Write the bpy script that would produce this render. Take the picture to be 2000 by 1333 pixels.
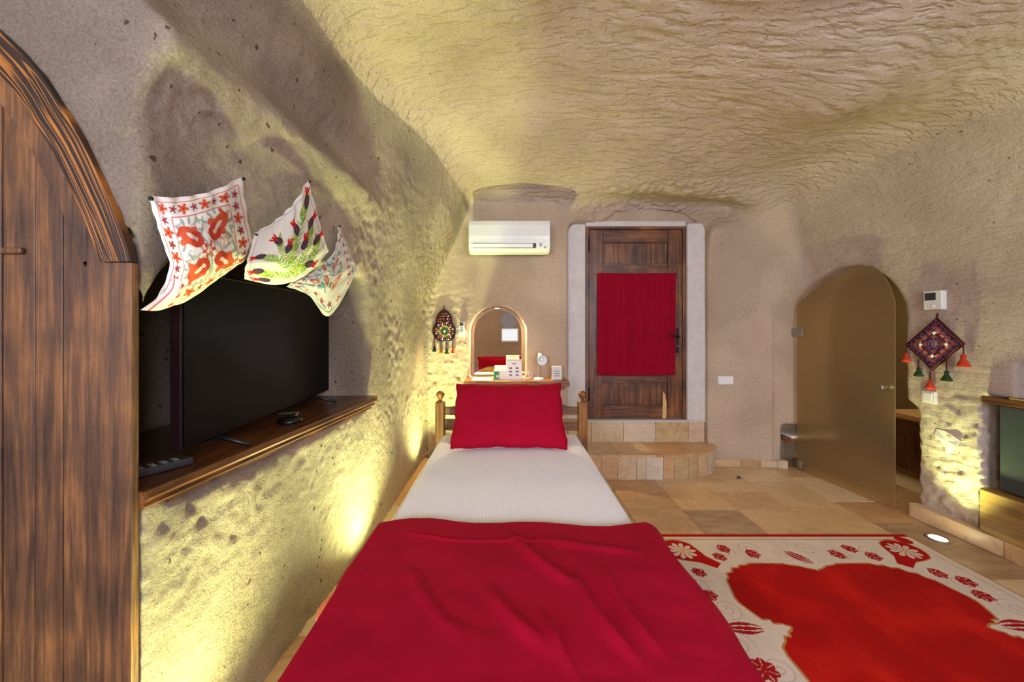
import bpy, math, random
import numpy as np
from mathutils import Vector
from mathutils.bvhtree import BVHTree

random.seed(7)
for o in list(bpy.data.objects):
    bpy.data.objects.remove(o)
S = bpy.context.scene
COL = S.collection
PI = math.pi

# ------------------------------------------------------------------ camera, world, exposure
F, VX, VY, CZ = 745.0, 990.0, 635.0, 1.385      # focal length and vanishing point in photo pixels, eye height
cam_d = bpy.data.cameras.new('camera')
cam_d.sensor_width = 36.0
cam_d.lens = 36.0 * F / 2000.0
cam_d.shift_x = (1000 - VX) / 2000.0
cam_d.shift_y = (VY - 666.5) / 2000.0
cam_d.clip_start = 0.02
cam = bpy.data.objects.new('camera', cam_d)
COL.objects.link(cam)
cam.location = (0, 0, CZ)
cam.rotation_euler = (PI / 2, 0, 0)
S.camera = cam

W = bpy.data.worlds.new('world')
S.world = W
W.use_nodes = True
W.node_tree.nodes['Background'].inputs[0].default_value = (0.55, 0.62, 0.75, 1)
W.node_tree.nodes['Background'].inputs[1].default_value = 0.3
S.view_settings.view_transform = 'Standard'
S.view_settings.look = 'None'
S.view_settings.exposure = 0.42
S.view_settings.gamma = 1.0
S.view_settings.use_curve_mapping = False

FILL_PANE_GLOW = 21.0         # glowing panes added behind the viewer as room fill
UPLIGHT_W = 95.0          # recessed floor lamps
UPLIGHT_COL = (0.85, 1.0, 0.40)

# ------------------------------------------------------------------ helpers
def P(px, py, Y):
    return ((px - VX) / F * Y, Y, CZ - (py - VY) / F * Y)

def floor_pt(px, py, z=0.0):
    Y = F * (CZ - z) / (py - VY)
    return ((px - VX) / F * Y, Y, z)

def tag(o, label=None, cat=None, group=None, kind=None):
    if label: o['label'] = label
    if cat: o['category'] = cat
    if group: o['group'] = group
    if kind: o['kind'] = kind
    return o

def empty(name, loc, label=None, cat=None, group=None, kind=None):
    o = bpy.data.objects.new(name, None)
    o.empty_display_size = 0.1
    COL.objects.link(o)
    o.location = loc
    return tag(o, label, cat, group, kind)

def world_loc(o):
    v = Vector((0, 0, 0))
    while o is not None:
        v += o.location
        o = o.parent
    return v

class MB:
    """collects shapes in world coordinates, links them as one mesh object"""
    def __init__(s):
        s.v, s.f, s.sm = [], [], []
    def add(s, verts, faces, smooth=False):
        n = len(s.v)
        s.v += [tuple(v) for v in verts]
        s.f += [tuple(i + n for i in f) for f in faces]
        s.sm += [smooth] * len(faces)
        return s
    def box(s, x0, x1, y0, y1, z0, z1):
        return s.add([(x0, y0, z0), (x1, y0, z0), (x1, y1, z0), (x0, y1, z0), (x0, y0, z1), (x1, y0, z1), (x1, y1, z1), (x0, y1, z1)],
                     [(0, 3, 2, 1), (4, 5, 6, 7), (0, 1, 5, 4), (1, 2, 6, 5), (2, 3, 7, 6), (3, 0, 4, 7)])
    def obox(s, c, ax, ay, az, hx, hy, hz):
        c = Vector(c); ax = Vector(ax).normalized() * hx; ay = Vector(ay).normalized() * hy; az = Vector(az).normalized() * hz
        vs = [c + ax * i + ay * j + az * k for k in (-1, 1) for i, j in ((-1, -1), (1, -1), (1, 1), (-1, 1))]
        return s.add(vs, [(0, 3, 2, 1), (4, 5, 6, 7), (0, 1, 5, 4), (1, 2, 6, 5), (2, 3, 7, 6), (3, 0, 4, 7)])
    def prism(s, poly, fn, t0, t1, smooth_side=False):
        """poly: 2D points; fn(u, v, t) -> xyz"""
        n = len(poly)
        vs = [fn(u, v, t0) for u, v in poly] + [fn(u, v, t1) for u, v in poly]
        s.add(vs, [tuple(range(n))[::-1], tuple(range(n, 2 * n))])
        b = len(s.v) - 2 * n
        for i in range(n):
            j = (i + 1) % n
            s.f.append((b + i, b + j, b + n + j, b + n + i)); s.sm.append(smooth_side)
        return s
    def tube(s, path, r, n=8, cap=True):
        pts = [Vector(p) for p in path]
        rs = r if isinstance(r, (list, tuple)) else [r] * len(pts)
        vs = []
        up = None
        for i, p in enumerate(pts):
            t = (pts[min(i + 1, len(pts) - 1)] - pts[max(i - 1, 0)]).normalized()
            if up is None:
                a = Vector((0, 0, 1)) if abs(t.z) < 0.9 else Vector((1, 0, 0))
                up = (a - t * a.dot(t)).normalized()
            else:
                up = (up - t * up.dot(t)).normalized()
            b = t.cross(up)
            for k in range(n):
                an = 2 * PI * k / n
                vs.append(p + (up * math.cos(an) + b * math.sin(an)) * rs[i])
        fs = []
        m = len(pts)
        for i in range(m - 1):
            for k in range(n):
                fs.append((i * n + k, i * n + (k + 1) % n, (i + 1) * n + (k + 1) % n, (i + 1) * n + k))
        s.add(vs, fs, True)
        if cap:
            b = len(s.v) - len(vs)
            s.f.append(tuple(b + k for k in range(n))[::-1]); s.sm.append(False)
            s.f.append(tuple(b + (m - 1) * n + k for k in range(n))); s.sm.append(False)
        return s
    def lathe(s, prof, c, axis=(0, 0, 1), n=20):
        ax = Vector(axis).normalized(); c = Vector(c)
        a = Vector((1, 0, 0)) if abs(ax.x) < 0.9 else Vector((0, 1, 0))
        u = (a - ax * a.dot(ax)).normalized(); w = ax.cross(u)
        vs = []
        for r, h in prof:
            for k in range(n):
                an = 2 * PI * k / n
                vs.append(c + ax * h + (u * math.cos(an) + w * math.sin(an)) * max(r, 1e-5))
        fs = []
        for i in range(len(prof) - 1):
            for k in range(n):
                fs.append((i * n + k, i * n + (k + 1) % n, (i + 1) * n + (k + 1) % n, (i + 1) * n + k))
        return s.add(vs, fs, True)
    def ball(s, c, r, n=8, sq=(1, 1, 1)):
        m = max(4, n // 2 + 1)
        vs, fs = [], []
        for i in range(m + 1):
            th = PI * i / m
            for k in range(n):
                an = 2 * PI * k / n
                vs.append((c[0] + r * sq[0] * math.sin(th) * math.cos(an), c[1] + r * sq[1] * math.sin(th) * math.sin(an), c[2] + r * sq[2] * math.cos(th)))
        for i in range(m):
            for k in range(n):
                fs.append((i * n + k, (i + 1) * n + k, (i + 1) * n + (k + 1) % n, i * n + (k + 1) % n))
        return s.add(vs, fs, True)
    def build(s, name, mat, parent=None, bevel=0, origin=None, seg=2):
        if parent is not None:
            o0 = world_loc(parent)
        elif origin is not None:
            o0 = Vector(origin)
        else:
            a = np.array(s.v)
            o0 = Vector(((a[:, 0].min() + a[:, 0].max()) / 2, (a[:, 1].min() + a[:, 1].max()) / 2, a[:, 2].min()))
        me = bpy.data.meshes.new(name)
        me.from_pydata([(v[0] - o0[0], v[1] - o0[1], v[2] - o0[2]) for v in s.v], [], s.f)
        me.polygons.foreach_set('use_smooth', s.sm)
        me.update()
        o = bpy.data.objects.new(name, me)
        me.materials.append(mat)
        COL.objects.link(o)
        if parent is not None: o.parent = parent
        else: o.location = o0
        if bevel:
            b = o.modifiers.new('bevel', 'BEVEL'); b.width = bevel; b.segments = seg; b.limit_method = 'ANGLE'; b.angle_limit = 0.6
        return o

def grid_mesh(name, X, mat, parent=None, color=None, thick=0, origin=None, smooth=True, flip=False):
    """X: array (nu, nv, 3) of world points"""
    nu, nv = X.shape[:2]
    o0 = np.array(world_loc(parent)) if parent is not None else (np.array(origin) if origin is not None else np.array([(X[..., 0].min() + X[..., 0].max()) / 2, (X[..., 1].min() + X[..., 1].max()) / 2, X[..., 2].min()]))
    V = (X - o0).reshape(-1, 3).astype(np.float32)
    idx = np.arange(nu * nv).reshape(nu, nv)
    q = np.stack([idx[:-1, :-1], idx[1:, :-1], idx[1:, 1:], idx[:-1, 1:]], -1).reshape(-1, 4)
    if flip: q = q[:, ::-1]
    o = np_mesh(name, V, q, mat, smooth)
    if color is not None:
        at = o.data.color_attributes.new('Col', 'FLOAT_COLOR', 'POINT')
        c = np.ones((nu * nv, 4), np.float32); c[:, :3] = color.reshape(-1, 3)
        at.data.foreach_set('color', c.ravel())
    if parent is not None: o.parent = parent
    else: o.location = o0
    if thick:
        m = o.modifiers.new('solid', 'SOLIDIFY'); m.thickness = thick; m.offset = 0
    return o

def np_mesh(name, V, Q, mat, smooth=True, normals=None):
    me = bpy.data.meshes.new(name)
    me.vertices.add(len(V)); me.vertices.foreach_set('co', np.ascontiguousarray(V, np.float32).ravel())
    me.loops.add(Q.size); me.loops.foreach_set('vertex_index', np.ascontiguousarray(Q, np.int32).ravel())
    me.polygons.add(len(Q))
    me.polygons.foreach_set('loop_start', np.arange(0, Q.size, 4, dtype=np.int32))
    me.polygons.foreach_set('use_smooth', np.full(len(Q), smooth))
    me.update(calc_edges=True)
    if normals is not None:
        me.normals_split_custom_set_from_vertices(normals.tolist())
    me.materials.append(mat)
    o = bpy.data.objects.new(name, me)
    COL.objects.link(o)
    return o

def lin(r, g, b):
    f = lambda c: (c / 255 / 12.92) if c / 255 <= 0.04045 else ((c / 255 + 0.055) / 1.055) ** 2.4
    return (f(r), f(g), f(b))

# ------------------------------------------------------------------ materials
class NT:
    def __init__(s, name):
        s.m = bpy.data.materials.new(name); s.m.use_nodes = True
        s.t = s.m.node_tree; s.b = s.t.nodes['Principled BSDF']
    def n(s, kind, **kw):
        nd = s.t.nodes.new(kind)
        for k, v in kw.items(): setattr(nd, k, v)
        return nd
    def l(s, a, b): s.t.links.new(a, b)
    def set(s, **kw):
        for k, v in kw.items():
            i = s.b.inputs[k.replace('_', ' ')]
            i.default_value = (v[0], v[1], v[2], 1) if isinstance(v, tuple) else v
    def coord(s, kind='Object', scale=(1, 1, 1), rot=(0, 0, 0)):
        tc = s.n('ShaderNodeTexCoord'); mp = s.n('ShaderNodeMapping')
        mp.inputs['Scale'].default_value = scale; mp.inputs['Rotation'].default_value = rot
        s.l(tc.outputs[kind], mp.inputs['Vector'])
        return mp.outputs[0]
    def noise(s, vec, scale, detail=4, rough=0.55, dist=0):
        nd = s.n('ShaderNodeTexNoise'); s.l(vec, nd.inputs['Vector'])
        nd.inputs['Scale'].default_value = scale; nd.inputs['Detail'].default_value = detail
        nd.inputs['Roughness'].default_value = rough; nd.inputs['Distortion'].default_value = dist
        return nd.outputs['Fac']
    def ramp(s, fac, stops, interp='LINEAR'):
        r = s.n('ShaderNodeValToRGB'); r.color_ramp.interpolation = interp
        e = r.color_ramp.elements
        while len(e) < len(stops): e.new(0.5)
        for k, (p, c) in enumerate(stops):
            e[k].position = p
            e[k].color = (c, c, c, 1) if isinstance(c, (int, float)) else (c[0], c[1], c[2], 1)
        s.l(fac, r.inputs[0])
        return r.outputs[0]
    def mix(s, fac, a, b, mode='MIX'):
        nd = s.n('ShaderNodeMix', data_type='RGBA', blend_type=mode)
        for sock, v in ((nd.inputs[0], fac), (nd.inputs[6], a), (nd.inputs[7], b)):
            if isinstance(v, (int, float)): sock.default_value = v
            elif isinstance(v, tuple): sock.default_value = (v[0], v[1], v[2], 1)
            else: s.l(v, sock)
        return nd.outputs[2]
    def math(s, op, a, b=0.0, c=None):
        nd = s.n('ShaderNodeMath', operation=op)
        for i, v in enumerate((a, b, c)):
            if v is None: continue
            if isinstance(v, (int, float)): nd.inputs[i].default_value = v
            else: s.l(v, nd.inputs[i])
        return nd.outputs[0]
    def bump(s, h, strength=0.5, dist=0.01, prev=None):
        nd = s.n('ShaderNodeBump'); nd.inputs['Strength'].default_value = strength; nd.inputs['Distance'].default_value = dist
        s.l(h, nd.inputs['Height'])
        if prev is not None: s.l(prev, nd.inputs['Normal'])
        return nd.outputs[0]
    def color(s, c):
        s.l(c, s.b.inputs['Base Color'])
    def normal(s, c): s.l(c, s.b.inputs['Normal'])

def plain(name, col, rough=0.5, metal=0.0, var=0.06, spec=0.5):
    t = NT(name)
    v = t.coord()
    f = t.noise(v, 14, 3)
    lo = tuple(c * (1 - var) for c in col); hi = tuple(min(1, c * (1 + var)) for c in col)
    t.color(t.ramp(f, [(0.3, lo), (0.7, hi)]))
    t.set(Roughness=rough, Metallic=metal)
    t.b.inputs['Specular IOR Level'].default_value = spec
    return t.m

def fabric(name, col, scale=900, var=0.12, rough=0.9, sheen=0.0, mottled=4.0, bump=0.12):
    t = NT(name)
    v = t.coord()
    f = t.noise(v, mottled, 6, 0.65)
    lo = tuple(c * (1 - var) for c in col); hi = tuple(min(1, c * (1 + var)) for c in col)
    t.color(t.ramp(f, [(0.3, lo), (0.7, hi)]))
    t.set(Roughness=rough)
    t.b.inputs['Specular IOR Level'].default_value = 0.15
    t.b.inputs['Sheen Weight'].default_value = sheen
    t.normal(t.bump(t.noise(v, scale, 2), bump, 0.002))
    return t.m

def wood(name, dark, mid, light, axis=2, scale=1.0, rough=0.42, rnd=True, contrast=1.0, ring=1.0):
    """grain runs along the object's local axis"""
    t = NT(name)
    sc = [14.0 * scale] * 3; sc[axis] = 0.9 * scale
    tc = t.n('ShaderNodeTexCoord'); mp = t.n('ShaderNodeMapping'); mp.inputs['Scale'].default_value = sc
    if rnd:
        oi = t.n('ShaderNodeObjectInfo')
        ad = t.n('ShaderNodeVectorMath', operation='ADD')
        t.l(tc.outputs['Object'], ad.inputs[0])
        ms = t.n('ShaderNodeVectorMath', operation='SCALE'); ms.inputs[0].default_value = (3.1, 2.3, 5.7)
        t.l(oi.outputs['Random'], ms.inputs['Scale']); t.l(ms.outputs[0], ad.inputs[1]); t.l(ad.outputs[0], mp.inputs['Vector'])
    else:
        t.l(tc.outputs['Object'], mp.inputs['Vector'])
    v = mp.outputs[0]
    big = t.noise(v, 0.55, 3, 0.5, 0.4)
    rings = t.math('SINE', t.math('MULTIPLY', big, 46.0 * ring))
    rings = t.math('MULTIPLY_ADD', rings, 0.5, 0.5)
    fine = t.noise(v, 6.0, 5, 0.7)
    blot = t.noise(t.coord(scale=(5, 5, 5)), 0.9, 3, 0.55)
    f = t.math('ADD', t.math('MULTIPLY', rings, 0.14 * contrast), t.math('MULTIPLY', fine, 0.62))
    f = t.math('ADD', f, t.math('MULTIPLY', blot, 0.6))
    c = t.ramp(f, [(0.46, dark), (0.68, mid), (0.92, light)])
    t.color(c)
    t.set(Roughness=rough)
    t.normal(t.bump(f, 0.35, 0.004))
    return t.m

def rock(name, rough_amt, chisel, base=((156, 132, 112), (190, 166, 144), (206, 186, 164)), chis_rot=(0, 0, 0.25), chis_scale=(9, 26, 16), patch=0.5, specks=1.0):
    t = NT(name)
    v = t.coord('Object')
    big = t.noise(v, 1.3, 5, 0.6)
    c = t.ramp(big, [(0.3, lin(*base[0])), (0.52, lin(*base[1])), (0.75, lin(*base[2]))])
    fine = t.noise(v, 130, 6, 0.75)
    c = t.mix(0.5, c, t.ramp(fine, [(0.32, lin(138, 116, 98)), (0.68, lin(226, 212, 190))]), 'MIX')
    # dark mineral specks and pits
    wob = t.n('ShaderNodeTexNoise'); t.l(v, wob.inputs['Vector']); wob.inputs['Scale'].default_value = 40
    wv_ = t.n('ShaderNodeVectorMath', operation='MULTIPLY_ADD'); t.l(wob.outputs['Color'], wv_.inputs[0]); wv_.inputs[1].default_value = (0.03, 0.03, 0.03); t.l(v, wv_.inputs[2])
    vo = t.n('ShaderNodeTexVoronoi'); t.l(wv_.outputs[0], vo.inputs['Vector']); vo.inputs['Scale'].default_value = 30; vo.inputs['Randomness'].default_value = 1
    sp_ = t.n('ShaderNodeSeparateColor'); t.l(vo.outputs['Color'], sp_.inputs[0])
    rad = t.math('MULTIPLY', t.math('MAXIMUM', t.math('SUBTRACT', sp_.outputs[0], 0.72), 0.0), 0.72 * specks)
    spk = t.math('LESS_THAN', vo.outputs['Distance'], rad)
    c = t.mix(t.math('MULTIPLY', spk, 0.8), c, lin(84, 60, 46))
    t.color(c)
    t.set(Roughness=0.95)
    t.b.inputs['Specular IOR Level'].default_value = 0.1
    pm = t.ramp(t.noise(v, 1.7, 3), [(0.42, 1 - patch), (0.6, 1.0)])
    grain = t.noise(v, 150, 6, 0.75)
    lumps = t.noise(v, 28, 4, 0.65, 0.3)
    h = t.math('ADD', t.math('MULTIPLY', grain, 0.5), t.math('MULTIPLY', lumps, 1.0))
    h = t.math('MULTIPLY', h, pm)
    h = t.math('SUBTRACT', h, t.math('MULTIPLY', spk, 0.25))
    nb = t.bump(h, rough_amt, 0.045)
    if chisel:
        cv = t.coord('Object', chis_scale, chis_rot)
        wv = t.noise(t.coord('Object', (2, 2, 2)), 0.6, 2)
        ad = t.n('ShaderNodeVectorMath', operation='MULTIPLY_ADD')
        cb = t.n('ShaderNodeCombineXYZ'); t.l(wv, cb.inputs[0]); t.l(wv, cb.inputs[1])
        t.l(cb.outputs[0], ad.inputs[0]); ad.inputs[1].default_value = (2, 5, 2); t.l(cv, ad.inputs[2])
        g = t.noise(ad.outputs[0], 1.0, 2, 0.5, 0.15)
        g = t.ramp(g, [(0.34, 0.0), (0.5, 1.0)])
        nb = t.bump(g, chisel, 0.02, nb)
    t.normal(nb)
    return t.m

def stone_tile(name, cols, rough=0.35):
    t = NT(name)
    oi = t.n('ShaderNodeObjectInfo')
    k = len(cols)
    base = t.ramp(oi.outputs['Random'], [((i + 0.5) / k, lin(*c)) for i, c in enumerate(cols)], 'LINEAR')
    ad = t.n('ShaderNodeVectorMath', operation='ADD')
    tc = t.n('ShaderNodeTexCoord')
    ms = t.n('ShaderNodeVectorMath', operation='SCALE'); ms.inputs[0].default_value = (31, 23, 17); t.l(oi.outputs['Random'], ms.inputs['Scale'])
    t.l(tc.outputs['Object'], ad.inputs[0]); t.l(ms.outputs[0], ad.inputs[1])
    v = ad.outputs[0]
    mp = t.n('ShaderNodeMapping'); mp.inputs['Scale'].default_value = (3, 8, 8); t.l(v, mp.inputs['Vector'])
    cl = t.noise(mp.outputs[0], 1.0, 6, 0.65, 1.2)
    c = t.mix(t.ramp(cl, [(0.35, 0.0), (0.7, 0.4)]), base, lin(226, 200, 158))
    vein = t.noise(v, 4, 8, 0.7, 0.8)
    vm = t.ramp(t.math('ABSOLUTE', t.math('SUBTRACT', vein, 0.5)), [(0.0, 0.35), (0.02, 0.0)])
    c = t.mix(vm, c, lin(110, 78, 46))
    t.color(c)
    t.set(Roughness=rough)
    t.normal(t.bump(vein, 0.08, 0.004))
    return t.m

def vcol(name, rough=0.9, bump=0.15, scale=700, streak=0.0):
    t = NT(name)
    a = t.n('ShaderNodeVertexColor'); a.layer_name = 'Col'
    v = t.coord()
    f = t.noise(v, 5, 6, 0.7)
    t.color(t.mix(1.0, a.outputs[0], t.ramp(f, [(0.3, 0.82), (0.7, 1.0)]), 'MULTIPLY'))
    t.set(Roughness=rough)
    t.b.inputs['Specular IOR Level'].default_value = 0.15
    t.normal(t.bump(t.noise(v, scale, 2), bump, 0.003))
    return t.m

def glow(name, col, strength):
    t = NT(name)
    t.set(Base_Color=col, Emission_Color=col, Emission_Strength=strength)
    return t.m

M = {}
M['rock_left'] = rock('rock_left', 1.0, 0.0, patch=0.6, specks=1.3)
M['rock_back'] = rock('rock_back', 0.6, 0.0, base=((174, 142, 112), (200, 170, 138), (212, 188, 158)), patch=0.75, specks=0.5)
M['rock_right'] = rock('rock_right', 0.6, 0.25, base=((158, 134, 118), (194, 170, 152), (208, 188, 170)), chis_rot=(0.3, 0, 0.2), chis_scale=(14, 10, 34), patch=0.7, specks=0.9)
M['rock_ceiling'] = rock('rock_ceiling', 0.45, 0.55, base=((162, 134, 114), (196, 168, 146), (212, 188, 168)), specks=0.6)
M['plaster_white'] = plain('plaster_white', lin(205, 198, 190), 0.9, var=0.08, spec=0.1)
M['plaster_bath'] = plain('plaster_bath', lin(156, 132, 96), 0.9, spec=0.1)
M['grout'] = plain('grout', lin(150, 122, 84), 0.9, spec=0.1)
M['tile'] = stone_tile('travertine_floor', [(176, 128, 80), (204, 168, 118), (158, 116, 76), (218, 194, 152), (188, 150, 100), (146, 114, 82)])
M['tile_step'] = stone_tile('travertine_step', [(196, 150, 104), (206, 182, 150), (178, 124, 72), (208, 196, 180), (190, 160, 112), (170, 140, 92)])
M['skirt'] = stone_tile('travertine_skirting', [(186, 140, 92), (200, 164, 120), (206, 184, 150), (176, 136, 90)])
M['wood_old'] = wood('wood_old_door', lin(42, 22, 12), lin(96, 56, 28), lin(150, 96, 46), 2)
M['wood_old_h'] = wood('wood_old_door_cross', lin(42, 22, 12), lin(96, 56, 28), lin(150, 96, 46), 0)
M['wood_arch'] = wood('wood_arch_boards', lin(46, 28, 18), lin(92, 60, 36), lin(146, 96, 50), 2, 1.5, 0.5)
t = NT('wood_arch_rim')
at_ = t.n('ShaderNodeVertexColor'); at_.layer_name = 'Col'
mp_ = t.n('ShaderNodeMapping'); mp_.inputs['Scale'].default_value = (2.2, 0.09, 1); t.l(at_.outputs[0], mp_.inputs['Vector'])
bn = t.noise(mp_.outputs[0], 1.0, 2, 0.5, 0.5)
st_ = t.math('MULTIPLY_ADD', t.math('SINE', t.math('MULTIPLY', bn, 62.0)), 0.5, 0.5)
mp2 = t.n('ShaderNodeMapping'); mp2.inputs['Scale'].default_value = (30, 1.2, 1); t.l(at_.outputs[0], mp2.inputs['Vector'])
fn_ = t.noise(mp2.outputs[0], 1.0, 4, 0.6)
ff = t.math('ADD', t.math('MULTIPLY', st_, 0.55), t.math('MULTIPLY', fn_, 0.5))
t.color(t.ramp(ff, [(0.35, lin(40, 26, 18)), (0.62, lin(78, 48, 26)), (0.9, lin(196, 122, 44))]))
t.set(Roughness=0.5); t.normal(t.bump(ff, 0.3, 0.004))
M['wood_beam'] = t.m
M['wood_shelf'] = wood('wood_shelf', lin(34, 18, 9), lin(84, 48, 24), lin(128, 80, 40), 1, 0.8, 0.28)
M['wood_shelf_x'] = wood('wood_vanity', lin(62, 36, 18), lin(128, 82, 44), lin(178, 128, 76), 0, 0.8, 0.35)
M['wood_bed'] = wood('wood_bed', lin(76, 46, 14), lin(134, 86, 32), lin(176, 120, 54), 2, 0.9, 0.35)
M['wood_bed_h'] = wood('wood_bed_rail', lin(62, 40, 22), lin(116, 78, 44), lin(160, 112, 66), 0, 0.9, 0.35)
M['wood_base'] = wood('wood_base', lin(96, 66, 26), lin(140, 104, 48), lin(168, 130, 64), 1, 0.6, 0.5)
M['red'] = fabric('red_velvet', lin(158, 2, 36), 500, 0.12, 0.9, 0.0, 3.0)
M['red_curtain'] = fabric('red_curtain', lin(142, 2, 32), 600, 0.1, 0.9, 0.0)
M['orange_lining'] = fabric('orange_lining', lin(214, 120, 80), 300, 0.2)
M['white_plastic'] = plain('white_plastic', lin(226, 226, 218), 0.35, var=0.02)
M['white_metal'] = plain('white_metal', lin(232, 232, 230), 0.3, var=0.02)
M['grey_plastic'] = plain('grey_plastic', lin(120, 120, 118), 0.4)
M['dark_grey'] = plain('dark_grey', lin(52, 52, 54), 0.4)
M['black'] = plain('black_plastic', lin(14, 13, 14), 0.35)
M['screen'] = plain('black_screen', lin(9, 9, 10), 0.5, var=0.02, spec=0.12)
M['tv_edge'] = plain('tv_edge', lin(40, 22, 26), 0.3)
M['iron'] = plain('black_iron', lin(34, 33, 36), 0.45, 0.6)
M['steel'] = plain('steel', lin(170, 170, 170), 0.25, 1.0)
M['brass'] = plain('brass', lin(190, 150, 80), 0.3, 1.0)
M['fridge'] = plain('fridge_green', lin(54, 62, 62), 0.4)
M['paper'] = plain('paper', lin(240, 236, 228), 0.8, var=0.02)
M['paper_grey'] = plain('paper_grey', lin(214, 208, 200), 0.8)
M['paper_green'] = plain('paper_green', lin(54, 150, 90), 0.8)
M['paper_yellow'] = plain('paper_yellow', lin(222, 200, 60), 0.6)
M['paper_blue'] = plain('paper_blue', lin(170, 178, 200), 0.7)
M['ink'] = plain('ink', lin(120, 96, 96), 0.8)
M['card_red'] = plain('card_red', lin(200, 90, 80), 0.8)
M['pale_wood'] = plain('pale_wood', lin(212, 168, 112), 0.6)
M['embroidery'] = vcol('embroidered_cloth', 0.9, 0.3, 420)
M['rug'] = vcol('rug_pile', 0.95, 0.5, 260)
M['ceramic'] = plain('ceramic', lin(236, 234, 228), 0.2, var=0.02)

t = NT('white_sheet')
v = t.coord()
wv = t.n('ShaderNodeTexWave'); wv.bands_direction = 'X'; wv.inputs['Scale'].default_value = 26; t.l(v, wv.inputs['Vector'])
t.color(t.ramp(wv.outputs['Fac'], [(0.35, lin(236, 236, 242)), (0.65, lin(243, 243, 248))]))
t.set(Roughness=0.75); t.b.inputs['Specular IOR Level'].default_value = 0.2
t.normal(t.bump(wv.outputs['Fac'], 0.1, 0.002, t.bump(t.noise(v, 6, 4), 0.2, 0.01)))
M['sheet'] = t.m

t = NT('mirror'); t.set(Base_Color=(0.9, 0.9, 0.88), Metallic=1.0, Roughness=0.02); M['mirror'] = t.m
t = NT('frosted_glass')
t.set(Base_Color=lin(226, 204, 160), Roughness=0.42, IOR=1.22); t.b.inputs['Transmission Weight'].default_value = 0.92
M['frosted'] = t.m
M['lamp_glow'] = glow('uplight_lens', (1.0, 0.95, 0.6), 14)
M['niche_glow'] = glow('niche_lamp', (1.0, 0.82, 0.5), 8)
M['window_glow'] = glow('fill_pane', (0.80, 0.88, 1.12), FILL_PANE_GLOW)  # emitter of the two added fill windows
M['window_glow_s'] = glow('daylight_pane_small', (0.8, 0.9, 1.0), 0.55)

# ------------------------------------------------------------------ numpy noise
_rs = np.random.RandomState(3)
_perm = _rs.permutation(256); _perm = np.concatenate([_perm, _perm, _perm]).astype(np.int32)
_grad = _rs.normal(size=(256, 3)).astype(np.float32); _grad /= np.linalg.norm(_grad, axis=1)[:, None]
def perlin(p):
    i = np.floor(p).astype(np.int32); f = (p - i).astype(np.float32); i &= 255
    u = f * f * f * (f * (f * 6 - 15) + 10)
    r = 0
    for dx in (0, 1):
        wx = u[:, 0] if dx else 1 - u[:, 0]
        for dy in (0, 1):
            wy = u[:, 1] if dy else 1 - u[:, 1]
            for dz in (0, 1):
                wz = u[:, 2] if dz else 1 - u[:, 2]
                h = _perm[_perm[_perm[(i[:, 0] + dx) & 255] + ((i[:, 1] + dy) & 255)] + ((i[:, 2] + dz) & 255)]
                g = _grad[h]
                r = r + wx * wy * wz * (g[:, 0] * (f[:, 0] - dx) + g[:, 1] * (f[:, 1] - dy) + g[:, 2] * (f[:, 2] - dz))
    return r
def fbm(p, n=3):
    r = 0; a = 1.0
    for k in range(n):
        r = r + a * perlin(p * (2 ** k) + 17.3 * k); a *= 0.5
    return r

# ------------------------------------------------------------------ the cave: one solid, carved
def ss(a, b, x):
    t = np.clip((x - a) / (b - a), 0, 1)
    return t * t * (3 - 2 * t)
def smax(a, b, k):
    h = np.maximum(k - np.abs(a - b), 0) / k
    return np.maximum(a, b) + h * h * k * 0.25
def smin(a, b, k): return -smax(-a, -b, k)
def rbox(x, y, z, x0, x1, y0, y1, z0, z1, r):
    qx = np.abs(x - (x0 + x1) / 2) - (x1 - x0) / 2 + r
    qy = np.abs(y - (y0 + y1) / 2) - (y1 - y0) / 2 + r
    qz = np.abs(z - (z0 + z1) / 2) - (z1 - z0) / 2 + r
    return np.sqrt(np.maximum(qx, 0) ** 2 + np.maximum(qy, 0) ** 2 + np.maximum(qz, 0) ** 2) + np.minimum(np.maximum(qx, np.maximum(qy, qz)), 0) - r
def arch2(u, z, uc, hw, z0, zs, ht):
    """signed value of an arch: straight to zs, then an ellipse of height ht"""
    e = (np.sqrt(((u - uc) / hw) ** 2 + (np.maximum(z - zs, 0) / ht) ** 2) - 1) * min(hw, ht)
    return np.maximum(e, z0 - z)
AY = 0.935                 # front plane of the arched board door, flush with the rock
rim_px = [(255, 511), (249, 487), (234, 445), (216, 398), (195, 351), (176, 309), (156, 269), (137, 237), (117, 207), (98, 174), (78, 144), (58, 120), (39, 100), (0, 62), (-45, 24), (-95, -10), (-150, -35), (-205, -44)]
_o = [((x - VX) * AY / F, CZ - (y - VY) * AY / F) for x, y in rim_px][::-1]
DOOR3_X = [2 * _o[0][0] - x for x, z in _o[::-1]] + [x for x, z in _o]
DOOR3_Z = [z for x, z in _o[::-1]] + [z for x, z in _o]
DOOR3_R, DOOR3_L = _o[-1][0], 2 * _o[0][0] - _o[-1][0]
XLY = [-3, 0.85, 1.4, 2.1, 2.8, 3.8]; XLX = [-0.93, -0.93, -0.875, -0.825, -0.81, -0.80]
def xleft(y): return np.interp(y, XLY, XLX)
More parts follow.
